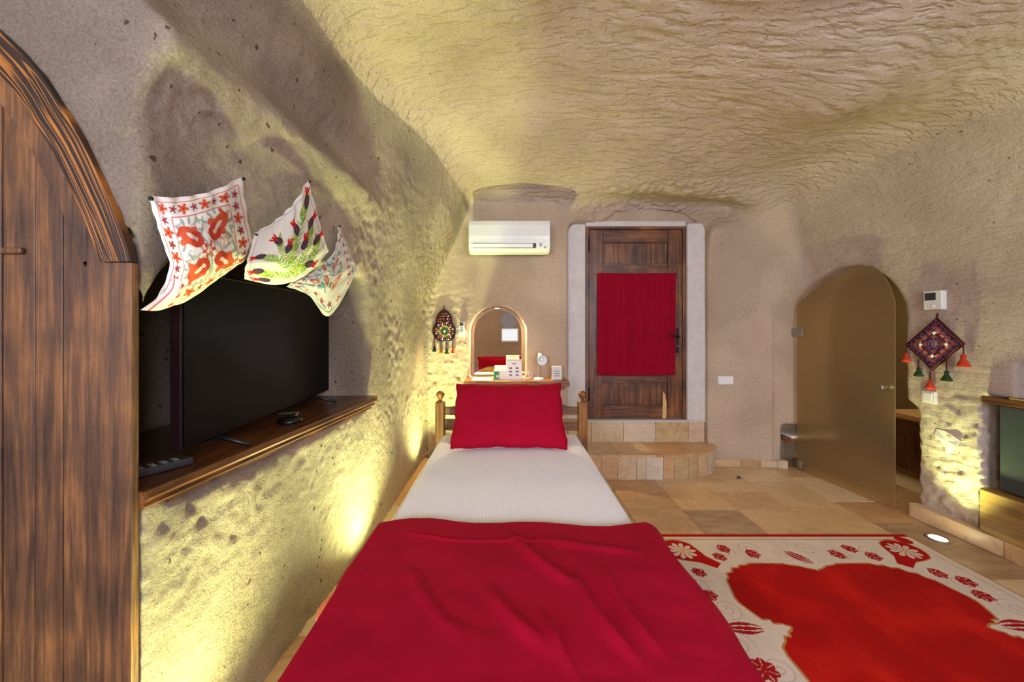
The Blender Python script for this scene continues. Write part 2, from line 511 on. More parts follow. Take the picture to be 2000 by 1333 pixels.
def terms(x, y, z):
    near = 1 - ss(1.9, 2.5, y)
    xl = xleft(y) + 0.40 * ss(1.45, 2.7, z) * ss(2.0, 3.5, y) + 0.080 * np.exp(-((z - 2.11) / 0.085) ** 2) * near - 0.06 * np.exp(-((z - 2.33) / 0.11) ** 2) * near
    left = smin(xl - x, y - 0.952, 0.03)
    left = np.maximum(left, -2.3 - x)
    xr = np.interp(y, [-2.2, 2.2, 2.8, 3.7], [3.06, 3.0, 2.97, 2.86]) - 0.12 * ss(1.7, 2.5, z)
    right = x - xr
    yb = np.interp(x, [-1, 2.0, 2.85], [3.74, 3.74, 3.67])
    back = y - yb
    zc = 2.80 - 0.16 * ss(2.3, 3.7, y) + 0.07 * np.sin(1.7 * x + 0.6 * y) * ss(-0.5, 0.6, x) - 0.10 * np.exp(-((x - 1.9) / 0.5) ** 2 - ((y - 2.2) / 0.45) ** 2) \
         + 0.08 * np.exp(-((x + 0.25) / 0.4) ** 2 - ((y - 2.3) / 0.6) ** 2)
    ceil = z - zc
    front = -2.2 - y
    return left, right, back, ceil, front
def sdf(x, y, z):
    left, right, back, ceil, front = terms(x, y, z)
    d = smax(left, back, 0.14)
    d = smax(d, right, 0.10)
    d = smax(d, front, 0.1)
    d = smax(d, ceil, 0.30 + 0.45 * ss(0.5, 2.6, x))
    d = smin(d, smax(rbox(x, y, z, -1.52, -0.6, 0.985, 2.27, 0.90, 1.66, 0.10), (z - 1.41 - 1.25 * (y - 0.94)) * 0.62, 0.06), 0.05)                       # television recess
    d = np.minimum(d, np.maximum(np.maximum((z - np.interp(x, DOOR3_X, DOOR3_Z) + 0.02) * 0.7, np.maximum(x - DOOR3_R + 0.02, DOOR3_L + 0.02 - x)), np.maximum(y - 1.02, 0.7 - y)))  # recess of the board door
    d = np.minimum(d, np.maximum(arch2(x, z, -0.09, 0.275, 0.87, 1.30, 0.275), np.abs(y - 3.6) - 0.26))  # mirror niche
    d = smin(d, rbox(x, y, z, 0.60, 1.975, 3.4, 3.90, -0.5, 2.40, 0.11), 0.03)                          # door recess
    d = smin(d, rbox(x, y, z, -0.38, 0.50, 3.2, 3.72, 1.9, 2.60, 0.07), 0.03)                           # shelf over the air conditioner
    e = np.sqrt(((x - 1.43) / 0.78) ** 2 + ((y - 3.64) / 0.23) ** 2 + ((z - 2.47) / 0.17) ** 2) - 1
    d = smin(d, e * 0.17, 0.10)                                                                          # rough hollow over the door
    d = smin(d, np.maximum(arch2(y, z, 3.275, 0.43, -1, 1.42, 0.46), np.maximum(2.6 - x, x - 3.3)), 0.05) # bathroom opening
    d = smin(d, rbox(x, y, z, 2.6, 3.3, 2.77, 3.3, -0.5, 0.80, 0.06), 0.06)
    d = np.minimum(d, rbox(x, y, z, 3.14, 4.3, 2.55, 4.45, -0.5, 2.3, 0.05))
    d = np.minimum(d, rbox(x, y, z, 2.67, 3.3, 3.5, 3.94, -0.5, 0.42, 0.03))                            # low ledge beside the glass
    d = np.minimum(d, rbox(x, y, z, 2.7, 3.62, 1.64, 2.41, -0.3, 0.95, 0.03))                            # fridge recess
    d = np.minimum(d, rbox(x, y, z, 2.7, 3.55, 1.70, 2.25, 0.5, 1.16, 0.04))
    d = np.minimum(d, rbox(x, y, z, 0.75, 2.25, -2.5, -2.0, 1.20, 2.40, 0.02))                           # openings for the two added fill windows
    d = np.minimum(d, rbox(x, y, z, -2.15, -0.8, -2.5, -2.0, 1.20, 2.40, 0.02))
    return d

H = 0.0245
gx = np.arange(-2.45, 4.45, H); gy = np.arange(-2.55, 4.62, H); gz = np.arange(-0.12, 3.1, H)
def build_cave():
    nx, ny, nz = len(gx), len(gy), len(gz)
    D = np.empty((nx, ny, nz), np.float32)
    Yg, Zg = np.meshgrid(gy, gz, indexing='ij'); Yg = Yg.astype(np.float32); Zg = Zg.astype(np.float32)
    for i0 in range(0, nx, 24):
        i1 = min(nx, i0 + 24)
        xs = gx[i0:i1].astype(np.float32)[:, None, None]
        D[i0:i1] = sdf(xs, Yg[None], Zg[None])
    s = D > 0
    cnt = np.zeros((nx - 1, ny - 1, nz - 1), np.int8)
    for a in (0, 1):
        for b in (0, 1):
            for c in (0, 1):
                cnt += s[a:nx - 1 + a, b:ny - 1 + b, c:nz - 1 + c]
    act = (cnt > 0) & (cnt < 8)
    ci = np.argwhere(act)
    idx = np.full(act.shape, -1, np.int32); idx[act] = np.arange(len(ci))
    acc = np.zeros((len(ci), 3)); num = np.zeros(len(ci))
    cor = [(a, b, c) for a in (0, 1) for b in (0, 1) for c in (0, 1)]
    val = {k: D[ci[:, 0] + k[0], ci[:, 1] + k[1], ci[:, 2] + k[2]] for k in cor}
    for a in cor:
        for ax in range(3):
            if a[ax] == 0:
                b = list(a); b[ax] = 1; b = tuple(b)
                va, vb = val[a], val[b]
                m = (va > 0) != (vb > 0)
                tt = np.where(m, va / np.where(m, va - vb, 1), 0)
                p = np.array(a, float)[None] + tt[:, None] * (np.array(b) - np.array(a))[None]
                acc[m] += p[m]; num[m] += 1
    Vv = (ci + acc / num[:, None]) * H + np.array([gx[0], gy[0], gz[0]])
    quads = []
    e = s[:-1, 1:-1, 1:-1] != s[1:, 1:-1, 1:-1]; w = np.argwhere(e)
    q = np.stack([idx[w[:, 0], w[:, 1], w[:, 2]], idx[w[:, 0], w[:, 1] + 1, w[:, 2]], idx[w[:, 0], w[:, 1] + 1, w[:, 2] + 1], idx[w[:, 0], w[:, 1], w[:, 2] + 1]], 1)
    fl = s[w[:, 0], w[:, 1] + 1, w[:, 2] + 1]; q[~fl] = q[~fl][:, ::-1]; quads.append(q)
    e = s[1:-1, :-1, 1:-1] != s[1:-1, 1:, 1:-1]; w = np.argwhere(e)
    q = np.stack([idx[w[:, 0], w[:, 1], w[:, 2]], idx[w[:, 0], w[:, 1], w[:, 2] + 1], idx[w[:, 0] + 1, w[:, 1], w[:, 2] + 1], idx[w[:, 0] + 1, w[:, 1], w[:, 2]]], 1)
    fl = s[w[:, 0] + 1, w[:, 1], w[:, 2] + 1]; q[~fl] = q[~fl][:, ::-1]; quads.append(q)
    e = s[1:-1, 1:-1, :-1] != s[1:-1, 1:-1, 1:]; w = np.argwhere(e)
    q = np.stack([idx[w[:, 0], w[:, 1], w[:, 2]], idx[w[:, 0] + 1, w[:, 1], w[:, 2]], idx[w[:, 0] + 1, w[:, 1] + 1, w[:, 2]], idx[w[:, 0], w[:, 1] + 1, w[:, 2]]], 1)
    fl = s[w[:, 0] + 1, w[:, 1] + 1, w[:, 2]]; q[~fl] = q[~fl][:, ::-1]; quads.append(q)
    Q = np.concatenate(quads)
    del D, s, cnt, act, idx
    # one linear subdivision, then pulled onto the exact surface
    E = np.concatenate([Q[:, [0, 1]], Q[:, [1, 2]], Q[:, [2, 3]], Q[:, [3, 0]]]); E.sort(axis=1)
    key = E[:, 0].astype(np.int64) * len(Vv) + E[:, 1]
    uk, inv = np.unique(key, return_inverse=True)
    ea, eb = uk // len(Vv), uk % len(Vv)
    nV, nQ = len(Vv), len(Q)
    V2 = np.concatenate([Vv, (Vv[ea] + Vv[eb]) / 2, Vv[Q].mean(1)])
    em = nV + inv.reshape(4, nQ).T; fc = nV + len(uk) + np.arange(nQ)
    Q2 = np.concatenate([np.stack([Q[:, k], em[:, k], fc, em[:, (k + 3) % 4]], 1) for k in range(4)])
    x, y, z = V2.T.copy()
    def grad(x, y, z, h=0.004):
        g = np.stack([sdf(x + h, y, z) - sdf(x - h, y, z), sdf(x, y + h, z) - sdf(x, y - h, z), sdf(x, y, z + h) - sdf(x, y, z - h)], 1) / (2 * h)
        return g
    for it in range(2):
        g = grad(x, y, z); d = sdf(x, y, z); n2 = np.maximum((g * g).sum(1), 0.15)
        st = np.clip(d / n2, -0.012, 0.012)
        x, y, z = x - st * g[:, 0], y - st * g[:, 1], z - st * g[:, 2]
    g = grad(x, y, z, 0.008)
    n = -g / np.maximum(np.linalg.norm(g, axis=1), 1e-4)[:, None]
    p = np.stack([x, y, z], 1)
    # relief: broad swells, hand-hewn scoops, chisel furrows on the vault, pitted stone low on the walls
    L, R, B, C, Fr = terms(x, y, z)
    T = np.stack([L, R, B, C, Fr], 1)
    w_c = ss(-0.45, -0.05, C)
    bath = (x > 3.2) & (y > 2.4)
    keep = np.where((y > 3.84) | bath | (y < -2.1), 0.15, 1.0)
    near_fix = 1 - 0.75 * np.exp(-(((x - 1.3) / 0.9) ** 2 + ((y - 3.8) / 0.3) ** 2 + ((z - 1.2) / 1.1) ** 2) ** 2)
    disp = 0.030 * fbm(p * 1.3, 2) * (0.35 + 0.65 * w_c)
    disp += 0.014 * fbm(p * np.array([3.5, 3.5, 3.5]) + 5, 2) * (0.3 + 0.7 * w_c)
    a = 0.22 + 0.6 * perlin(p * 0.7 + 9)
    u = x * np.cos(a) + y * np.sin(a); v = -x * np.sin(a) + y * np.cos(a)
    ch = perlin(np.stack([u * 5.0, v * 21.0, z * 10], 1)); ch2 = perlin(np.stack([u * 11 + 7, v * 30.0, z * 16], 1))
    fur = ss(-0.2, 1.0, x) * 0.8 + 0.2
    disp += w_c * fur * (0.020 * (0.25 - np.abs(ch)) + 0.006 * ch2)
    low = (1 - w_c)
    pit = perlin(p * np.array([17, 17, 17.])); pit2 = perlin(p * 33.0)
    mask = ss(-0.15, 0.25, perlin(p * 1.6 + 30))
    lw = (T.argmax(1) == 0) | ((T.argmax(1) == 2) & (x < -0.3)) | ((T.argmax(1) == 1) & (z < 0.9))
    disp += low * (0.0035 + 0.010 * mask * lw) * (pit + 0.5 * pit2)
    disp += low * 0.016 * (pit + 0.6 * pit2) * np.exp(-(((y - 2.55) / 0.22) ** 2 + ((z - 0.3) / 0.6) ** 2)) * (x > 2.6)
    disp += (0.0065 * pit2 + 0.003 * pit - 0.005 * ss(0.28, 0.5, perlin(p * 28.0 + 3))) * ((T.argmax(1) == 0) & (y > 0.96)) * (1 - ss(0.86, 0.92, z))
    disp += 0.009 * (0.6 * pit + pit2) * ((T.argmax(1) == 2) & (y < 3.8)) * (1 - ss(-0.42, -0.3, x)) * (1 - ss(1.6, 1.9, z))
    disp += 0.006 * (0.5 * pit + pit2) * ((T.argmax(1) == 0) & (y > 1.0)) * ss(1.6, 1.75, z) * (1 - ss(2.05, 2.2, z))
    hol = np.exp(-(((x - 1.43) / 0.8) ** 2 + ((z - 2.50) / 0.14) ** 2) ** 2) * (y > 3.2)
    disp += hol * 0.085 * np.abs(perlin(np.stack([x * 9 + z * 6, y * 9, z * 20 - x * 5], 1)))
    disp *= keep * near_fix
    p = p + n * disp[:, None]
    # classify faces
    fcen = p[Q2].mean(1); cls = T[Q2].mean(1).argmax(1)
    fz = n[Q2].mean(1)[:, 2]
    cls = np.where((cls == 3) | ((C[Q2].mean(1) > -0.12) & (fz < -0.5)), 3, cls)
    cls = np.where((fcen[:, 0] > 3.1) & (fcen[:, 1] > 2.42), 5, cls)
    # geometric normals of the whole surface so that the seams between the walls do not show
    fn = np.cross(p[Q2[:, 2]] - p[Q2[:, 0]], p[Q2[:, 3]] - p[Q2[:, 1]])
    vn = np.zeros_like(p)
    for k in range(4):
        for c in range(3):
            vn[:, c] += np.bincount(Q2[:, k], fn[:, c], len(p))
    vn /= np.maximum(np.linalg.norm(vn, axis=1), 1e-9)[:, None]
    flipped = (vn * n).sum() < 0
    if flipped:
        Q2 = Q2[:, ::-1]; vn = -vn
    info = [('wall_left', 'rock_left', 'rough tan cave wall with the television recess, beside the bed', 'wall'),
            ('wall_right', 'rock_right', 'tan cave wall with the arched glass door opening and fridge recess', 'wall'),
            ('wall_back', 'rock_back', 'tan cave wall holding the mirror niche, air conditioner and wooden door', 'wall'),
            ('ceiling', 'rock_ceiling', 'hand-chiselled tan rock vault over the room', 'ceiling'),
            ('wall_front', 'rock_back', 'cave wall with added fill-light windows facing the mirror niche', 'wall'),
            ('wall_bathroom', 'plaster_bath', 'brown bathroom wall seen behind the frosted glass door', 'wall')]
    for k, (nm, mt, lb, ct) in enumerate(info):
        q = Q2[cls == k]
        us, iv = np.unique(q, return_inverse=True)
        o = np_mesh(nm, p[us], iv.reshape(-1, 4), M[mt], True, vn[us])
        tag(o, lb, ct, kind='structure')
    sel = fcen[:, 1] > 0.3
    return BVHTree.FromPolygons(p.tolist(), Q2[sel].tolist())
BVH = build_cave()
def hit(o, d):
    r = BVH.ray_cast(Vector(o), Vector(d).normalized())
    return r[0] if r[0] is not None else None
def wall_pt(px, py):
    """where the sight line through a photo pixel meets the rock"""
    return hit((0, 0, CZ), ((px - VX) / F, 1.0, -(py - VY) / F))

# ------------------------------------------------------------------ floor
fl = MB().box(-2.5, 4.5, -2.6, 4.7, -0.10, -0.012).build('floor', M['grout'], origin=(0, 0, -0.1))
tag(fl, 'polished travertine floor laid in columns of brown slabs', 'floor', kind='structure')
cw = 0.413
x0 = 2.14 - cw * 11
k = 0
while x0 < 4.35:
    y = -0.75 - 0.37 * random.random()
    if x0 > 3.0: y = 2.0
    while y < (4.3 if x0 > 2.6 else 3.72):
        ln = random.choice([0.31, 0.41, 0.47, 0.6, 0.62])
        MB().box(x0 + 0.0015, x0 + cw - 0.0015, y + 0.0015, y + ln - 0.0015, -0.02, random.uniform(-0.0008, 0.0)).build('tile', M['tile'], fl, 0.0015, seg=1)
        y += ln
    x0 += cw

# ------------------------------------------------------------------ skirtings
def skirting(name, pts, h, th, lens, label, nrm):
    root = empty(name, (0, 0, 0), label, 'skirting', kind='structure')
    pts = [Vector((a, b, 0)) for a, b in pts]
    seg = []
    tot = sum((pts[i + 1] - pts[i]).length for i in range(len(pts) - 1))
    def at(s):
        for i in range(len(pts) - 1):
            L = (pts[i + 1] - pts[i]).length
            if s <= L or i == len(pts) - 2: return pts[i].lerp(pts[i + 1], s / L)
            s -= L
    s = 0; k = 0
    while s < tot - 0.02:
        e = min(tot, s + lens[k % len(lens)]); k += 1
        a, b = at(s), at(e); d = (b - a).normalized(); nn = Vector((-d.y, d.x, 0))
        if nn.dot(Vector(nrm)) < 0: nn = -nn
        c = (a + b) / 2 + nn * (random.uniform(-0.003, 0.003) - th / 2) + Vector((0, 0, h / 2))
        MB().obox(c, d, nn, (0, 0, 1), (b - a).length / 2 - 0.0015, th / 2, h / 2 + random.uniform(-0.003, 0.003)).build('skirting_stone', M['skirt'], root, 0.004)
        s = e
    return root
skirting('baseboard_left', [(xleft(y) + 0.065, y) for y in (0.95, 1.4, 1.8, 2.2, 2.8, 3.68)], 0.10, 0.12, [0.62, 0.55, 0.6], 'stone skirting at the foot of the wall beside the bed', (1, 0, 0))
skirting('baseboard_back', [(2.0, 3.715), (2.45, 3.70), (2.70, 3.66)], 0.075, 0.10, [0.27, 0.2, 0.14, 0.2], 'low stone skirting between the curved step and the glass door', (0, -1, 0))
skirting('baseboard_right', [(2.905, 2.76), (2.925, 2.5), (2.95, 2.2), (2.97, 1.0)], 0.10, 0.16, [0.5, 0.42, 0.6], 'stone skirting behind the round floor light', (-1, 0, 0))

# ------------------------------------------------------------------ recessed floor lamps
def uplight(x, y, label, lean=(0, 0), watts=UPLIGHT_W, size=95):
    r = empty('floor_uplight', (x, y, 0), label, 'floor light', 'recessed floor uplights')
    MB().lathe([(0.043, 0.0), (0.045, 0.006), (0.062, 0.006), (0.066, 0.0)], (x, y, 0), n=28).build('rim', M['steel'], r)
    MB().lathe([(0.0, 0.0045), (0.044, 0.003), (0.044, 0.0005)], (x, y, 0), n=28).build('lens', M['lamp_glow'], r)
    d = bpy.data.lights.new('uplight_beam', 'SPOT')
    d.energy = watts; d.color = UPLIGHT_COL; d.spot_size = math.radians(size); d.spot_blend = 1.0; d.shadow_soft_size = 0.03
    o = bpy.data.objects.new('uplight_beam', d); COL.objects.link(o); o.parent = r
    o.location = (0, 0, 0.03); o.rotation_euler = (PI + lean[1], lean[0], 0)
    return r
uplight(-0.62, 0.98, 'round floor uplight beside the bed below the near end of the television shelf', (0.0, 0), 95, 135)
uplight(-0.61, 2.12, 'round floor uplight between bed and wall below the far end of the television shelf', (0.02, 0), 105, 130)
uplight(-0.60, 3.38, 'round floor uplight in the corner behind the headboard', (0.05, 0), 140, 110)
fx, fy, _ = floor_pt(1832, 1053)
uplight(fx, fy, 'glowing round floor uplight beside the rug corner', (0.16, 0), 52, 84)
uplight(2.80, 1.15, 'round floor uplight beside the fridge recess', (0.14, 0), 40, 80)

# ------------------------------------------------------------------ two windows added as fill light, and the small one in the mirror
def window(name, x0, x1, z0, z1, y, glowm, label, bars=2):  # added fill window: frame with glowing panes
    r = empty(name, ((x0 + x1) / 2, y, z0), label, 'window', kind='structure')
    w = 0.06
    m = MB(); m.box(x0, x1, y - 0.03, y + 0.03, z0, z0 + w); m.box(x0, x1, y - 0.03, y + 0.03, z1 - w, z1)
    m.box(x0, x0 + w, y - 0.03, y + 0.03, z0 + w, z1 - w); m.box(x1 - w, x1, y - 0.03, y + 0.03, z0 + w, z1 - w)
    m.build('window_frame', M['wood_old'], r)
    n = bars
    for k in range(n):
        a = x0 + w + (x1 - x0 - 2 * w) * k / n; b = x0 + w + (x1 - x0 - 2 * w) * (k + 1) / n
        MB().box(a + 0.015, b - 0.015, y - 0.008, y, z0 + w, z1 - w).build('pane', glowm, r)
        if k: MB().box(a - 0.02, a + 0.02, y - 0.02, y + 0.02, z0 + w, z1 - w).build('mullion', M['wood_old'], r)
    return r
window('fill_window_1', 0.76, 2.24, 1.21, 2.39, -2.3, M['window_glow'], 'wide added fill-light window in the wall facing the wooden door')
window('fill_window_2', -2.14, -0.81, 1.21, 2.39, -2.3, M['window_glow'], 'added fill-light window in the wall facing the arched board door')
r = empty('window_3', (0.2, -2.18, 1.0), 'small arched window with white lower pane, seen in the mirror', 'window', kind='structure')
MB().box(0.02, 0.42, -2.2, -2.17, 0.98, 1.28).build('pane', M['window_glow_s'], r)
MB().prism([(0.2 + 0.21 * math.cos(a), 1.5 + 0.21 * math.sin(a)) for a in np.linspace(0, 2 * PI, 28, endpoint=False)], lambda u, v, t: (u, t, v), -2.2, -2.175).build('round_pane', M['paper_blue'], r)
m = MB(); m.box(0.0, 0.44, -2.2, -2.15, 0.94, 0.98); m.box(0.0, 0.44, -2.2, -2.15, 1.28, 1.30); m.box(0.0, 0.02, -2.2, -2.15, .98, 1.28); m.box(.42, .44, -2.2, -2.15, .98, 1.28)
m.build('window_frame', M['white_plastic'], r)

# ------------------------------------------------------------------ wooden door, plaster, steps
DY = 3.86
dr = empty('door_1', (1.295, DY, 0.437), 'weathered brown wooden door above the curved stone step', 'door', kind='structure')
dx0, dx1, dz0, dz1 = 0.793, 1.798, 0.437, 2.372
def part(name, mat, b, parent, bevel=0.004):
    return MB().box(*b).build(name, M[mat], parent, bevel)
part('door_frame', 'wood_old', (dx0, dx0 + 0.03, DY - 0.03, DY + 0.04, dz0, dz1), dr)
part('door_frame', 'wood_old', (dx1 - 0.03, dx1, DY - 0.03, DY + 0.04, dz0, dz1), dr)
part('door_frame', 'wood_old_h', (dx0 + 0.03, dx1 - 0.03, DY - 0.03, DY + 0.04, dz1 - 0.025, dz1), dr)
part('stile', 'wood_old', (dx0 + 0.033, dx0 + 0.175, DY - 0.02, DY + 0.03, dz0 + 0.005, dz1 - 0.028), dr)
part('stile', 'wood_old', (dx1 - 0.175, dx1 - 0.033, DY - 0.02, DY + 0.03, dz0 + 0.005, dz1 - 0.028), dr)
a, b = dx0 + 0.177, dx1 - 0.177
for z0, z1 in ((dz0 + 0.005, 0.575), (0.80, 0.93), (1.90, 2.0), (2.215, dz1 - 0.028)):
    part('rail', 'wood_old_h', (a, b, DY - 0.017, DY + 0.03, z0, z1), dr)
for z0, z1 in ((0.577, 0.798), (0.932, 1.898), (2.002, 2.213)):
    for k in range(4):
        w = (b - a) / 4
        part('panel_board', 'wood_old', (a + w * k + 0.001, a + w * (k + 1) - 0.001, DY - 0.002, DY + 0.02, z0, z1), dr, 0.002)
MB().prism([(1.565, dz0 + 0.006), (1.603, dz0 + 0.006), (1.607, 0.60), (1.588, 0.69), (1.570, 0.72), (1.568, 0.58)], lambda u, v, t: (u, t, v), DY - 0.024, DY - 0.017).build('repair_strip', M['pale_wood'], dr)
for z in (2.13, 0.62): MB().tube([(dx0 + 0.03, DY - 0.035, z), (dx0 + 0.03, DY - 0.035, z + 0.13)], 0.008).build('hinge', M['iron'], dr)
hp = MB().box(1.69, 1.725, DY - 0.034, DY - 0.02, 1.10, 1.35).build('handle_plate', M['iron'], dr, 0.012, seg=3)
MB().tube([(1.708, DY - 0.03, 1.27), (1.708, DY - 0.085, 1.268), (1.66, DY - 0.09, 1.275), (1.60, DY - 0.088, 1.283)], [0.012, 0.011, 0.010, 0.006]).build('lever', M['iron'], hp)
MB().tube([(1.708, DY - 0.03, 1.175), (1.708, DY - 0.055, 1.175)], 0.008).build('key_cylinder', M['brass'], hp)

# plaster band round the door (flush surround)
tr = empty('trim_1', (1.295, DY, 0.42), 'white plaster surround of the weathered wooden door', 'door surround', kind='structure')
MB().box(0.60, dx0 - 0.002, DY - 0.035, DY + 0.06, 0.42, 2.40).build('plaster_jamb', M['plaster_white'], tr, 0.012)
MB().box(dx1 + 0.002, 1.985, DY - 0.06, DY + 0.06, 0.42, 2.40).build('plaster_jamb', M['plaster_white'], tr, 0.012)
MB().box(dx0 - 0.002, dx1 + 0.002, DY - 0.035, DY + 0.06, dz1 + 0.002, 2.43).build('plaster_lintel', M['plaster_white'], tr, 0.01)

st = empty('door_sill', (1.29, 3.85, 0.215), 'upper stone step of square tiles directly below the wooden door', 'step', kind='structure')
MB().box(0.60, 1.985, 3.80, 3.93, 0.20, 0.432).build('sill_core', M['grout'], st)
for a, b in ((0.61, 0.835), (0.838, 1.155), (1.158, 1.475), (1.478, 1.80), (1.803, 1.96)):
    MB().box(a, b, 3.785, 3.82, 0.222, 0.418).build('riser_tile', M['tile_step'], st, 0.002)
MB().box(0.60, 1.97, 3.78, 3.93, 0.420, 0.436).build('sill_slab', M['plaster_white'], st, 0.003)

sp = empty('curved_step', (1.4, 3.6, 0), 'low curved landing step faced with upright travertine pieces', 'step', kind='structure')
def step_xy(s):      # front edge, s from 0 (left) to 1 (right)
    x = 0.55 + 1.47 * s
    e = max(0.0, 1 - ((x - 1.05) / 0.98) ** 4) if x > 1.05 else 1.0
    return x, 3.755 - 0.345 * e ** 0.6
ss_ = [step_xy(k / 60) for k in range(61)]
pl = ss_ + [(2.03, 3.80), (0.55, 3.80)]
MB().prism([(x, y + 0.02) for x, y in ss_] + [(2.03, 3.82), (0.55, 3.82)], lambda u, v, t: (u, v, t), -0.01, 0.198).build('step_core', M['grout'], sp)
# facing pieces
arc = [0.0]
for k in range(60): arc.append(arc[-1] + math.dist(ss_[k], ss_[k + 1]))
def arc_pt(s):
    for k in range(60):
        if s <= arc[k + 1]: 
            t_ = (s - arc[k]) / (arc[k + 1] - arc[k])
            return (ss_[k][0] * (1 - t_) + ss_[k + 1][0] * t_, ss_[k][1] * (1 - t_) + ss_[k + 1][1] * t_)
    return ss_[-1]
s = 0.0; k = 0
wl = [0.2, 0.1, 0.14, 0.17, 0.09, 0.15, 0.1, 0.14, 0.1, 0.13, 0.1, 0.12]
while s < arc[-1] - 0.03:
    e = min(arc[-1], s + wl[k % len(wl)]); k += 1
    m = MB(); n = 5
    pts = [arc_pt(s + 0.0015 + (e - s - 0.003) * i / (n - 1)) for i in range(n)]
    back = [(x - 0.0, y + 0.025) for x, y in pts][::-1]
    m.prism(pts + back, lambda u, v, t: (u, v, t), 0.0, 0.199)
    m.build('facing_stone', M['tile_step'], sp)
    s = e
# tread slabs
def clip_poly(x0_, x1_):
    xs_ = [p[0] for p in ss_]; ys_ = [p[1] for p in ss_]
    pts = [(x, float(np.interp(x, xs_, ys_)) - 0.008) for x in [x0_] + [q for q in xs_ if x0_ < q < x1_] + [x1_]]
    return [(x0_, 3.80)] + pts + [(x1_, 3.80)]
for a, b in ((0.552, 1.0), (1.003, 1.33), (1.333, 1.69), (1.693, 2.015)):
    MB().prism(clip_poly(a, b)[::-1], lambda u, v, t: (u, v, t), 0.2, 0.223).build('tread_slab', M['tile'], sp)

# red curtain on the door
cu = empty('door_curtain', (1.29, DY - 0.04, 0.88), 'gathered dark red curtain stretched over the wooden door', 'curtain')
xs = np.linspace(0.905, 1.685, 240); zs = np.linspace(0.882, 1.905, 60)
XX, ZZ = np.meshgrid(xs, zs, indexing='ij')
tt = (ZZ - 0.882) / 1.023
ph = XX * 190 + 3 * np.sin(XX * 31)
YY = DY - 0.052 + 0.0042 * np.sin(ph + 0.5 * np.sin(tt * 5)) * (0.7 + 0.3 * np.sin(XX * 47))
ZZ2 = ZZ + 0.012 * (tt - 0.5) * np.sin((XX - 0.9) * 4.2) - 0.010 * np.sin((XX - .905) / .78 * PI) * (tt > 0.9) * (tt - 0.9) * 10
grid_mesh('curtain_cloth', np.stack([XX + 0.008 * (tt - 0.5), YY, ZZ2], -1), M['red_curtain'], cu, thick=0.003)
for z in (1.895, 0.90):
    MB().tube([(0.875, DY - 0.045, z), (1.705, DY - 0.045, z)], 0.004).build('rod', M['steel'], cu)
    for x in (0.882, 1.70): MB().ball((x, DY - 0.045, z), 0.009).build('rod_end', M['steel'], cu)

# ------------------------------------------------------------------ frosted glass bathroom door
gl = empty('door_2', (2.83, 3.2, 0), 'frosted glass leaf with arched top standing ajar in the rock arch', 'glass door', kind='structure')
A = Vector((2.775, 3.64, 0)); Bv = Vector((2.886, 2.835, 0)); gd = Bv - A; gn = Vector((gd.y, -gd.x, 0)).normalized()
prof = [(0.0, 0.012), (1.0, 0.012), (1.0, 1.556), (0.965, 1.66), (0.926, 1.735), (0.86, 1.81), (0.80, 1.845), (0.745, 1.855), (0.65, 1.852), (0.56, 1.838), (0.487, 1.82), (0.38, 1.785), (0.25, 1.725), (0.12, 1.655), (0.03, 1.60), (0.0, 1.58)]
MB().prism(prof, lambda u, v, t: (A.x + gd.x * u + gn.x * t, A.y + gd.y * u + gn.y * t, v), -0.005, 0.005).build('glass_leaf', M['frosted'], gl)
def on_leaf(u, z, t): return Vector((A.x + gd.x * u + gn.x * t, A.y + gd.y * u + gn.y * t, z))
for z in (1.31, 0.06):
    MB().obox(on_leaf(0.01, z, 0), gd, gn, (0, 0, 1), 0.055, 0.014, 0.04).build('hinge', M['steel'], gl, 0.004)
kn = MB(); kn.tube([on_leaf(0.93, 0.915, -0.045), on_leaf(0.93, 0.915, 0.045)], 0.010, 12)
for t_ in (-0.045, 0.045): kn.lathe([(0, -0.008), (0.017, -0.008), (0.017, 0.008), (0, 0.008)], on_leaf(0.93, 0.915, t_), gn, 16)
kn.build('knob', M['steel'], gl)

# bathroom glimpse
bl = bpy.data.lights.new('bathroom_lamp', 'AREA'); bl.energy = 6.5; bl.color = (1.0, 0.86, 0.58); bl.size = 0.4
bo = bpy.data.objects.new('bathroom_lamp', bl); COL.objects.link(bo); bo.location = (3.8, 3.3, 2.2)
sh = empty('low_ledge', (3.0, 3.78, 0.0), 'white slab on a dark wooden ledge, partly behind the frosted glass', 'ledge')
MB().box(2.70, 3.25, 3.66, 3.90, 0.255, 0.285).build('ledge_board', M['wood_shelf_x'], sh, 0.004)
MB().box(2.74, 3.22, 3.67, 3.90, 0.286, 0.310).build('white_slab', M['ceramic'], sh, 0.012)
cb = empty('bathroom_cabinet', (3.95, 3.3, 0), 'low brown cabinet glimpsed through the gap beside the glass door', 'cabinet')
MB().box(3.7, 4.2, 2.75, 3.7, 0.0, 0.52).build('body', M['wood_base'], cb)
MB().box(3.66, 4.22, 2.72, 3.73, 0.52, 0.56).build('top', M['pale_wood'], cb)
for a in (2.77, 3.24): MB().box(3.68, 3.70, a, a + 0.44, 0.05, 0.49).build('cabinet_door', M['wood_old'], cb)

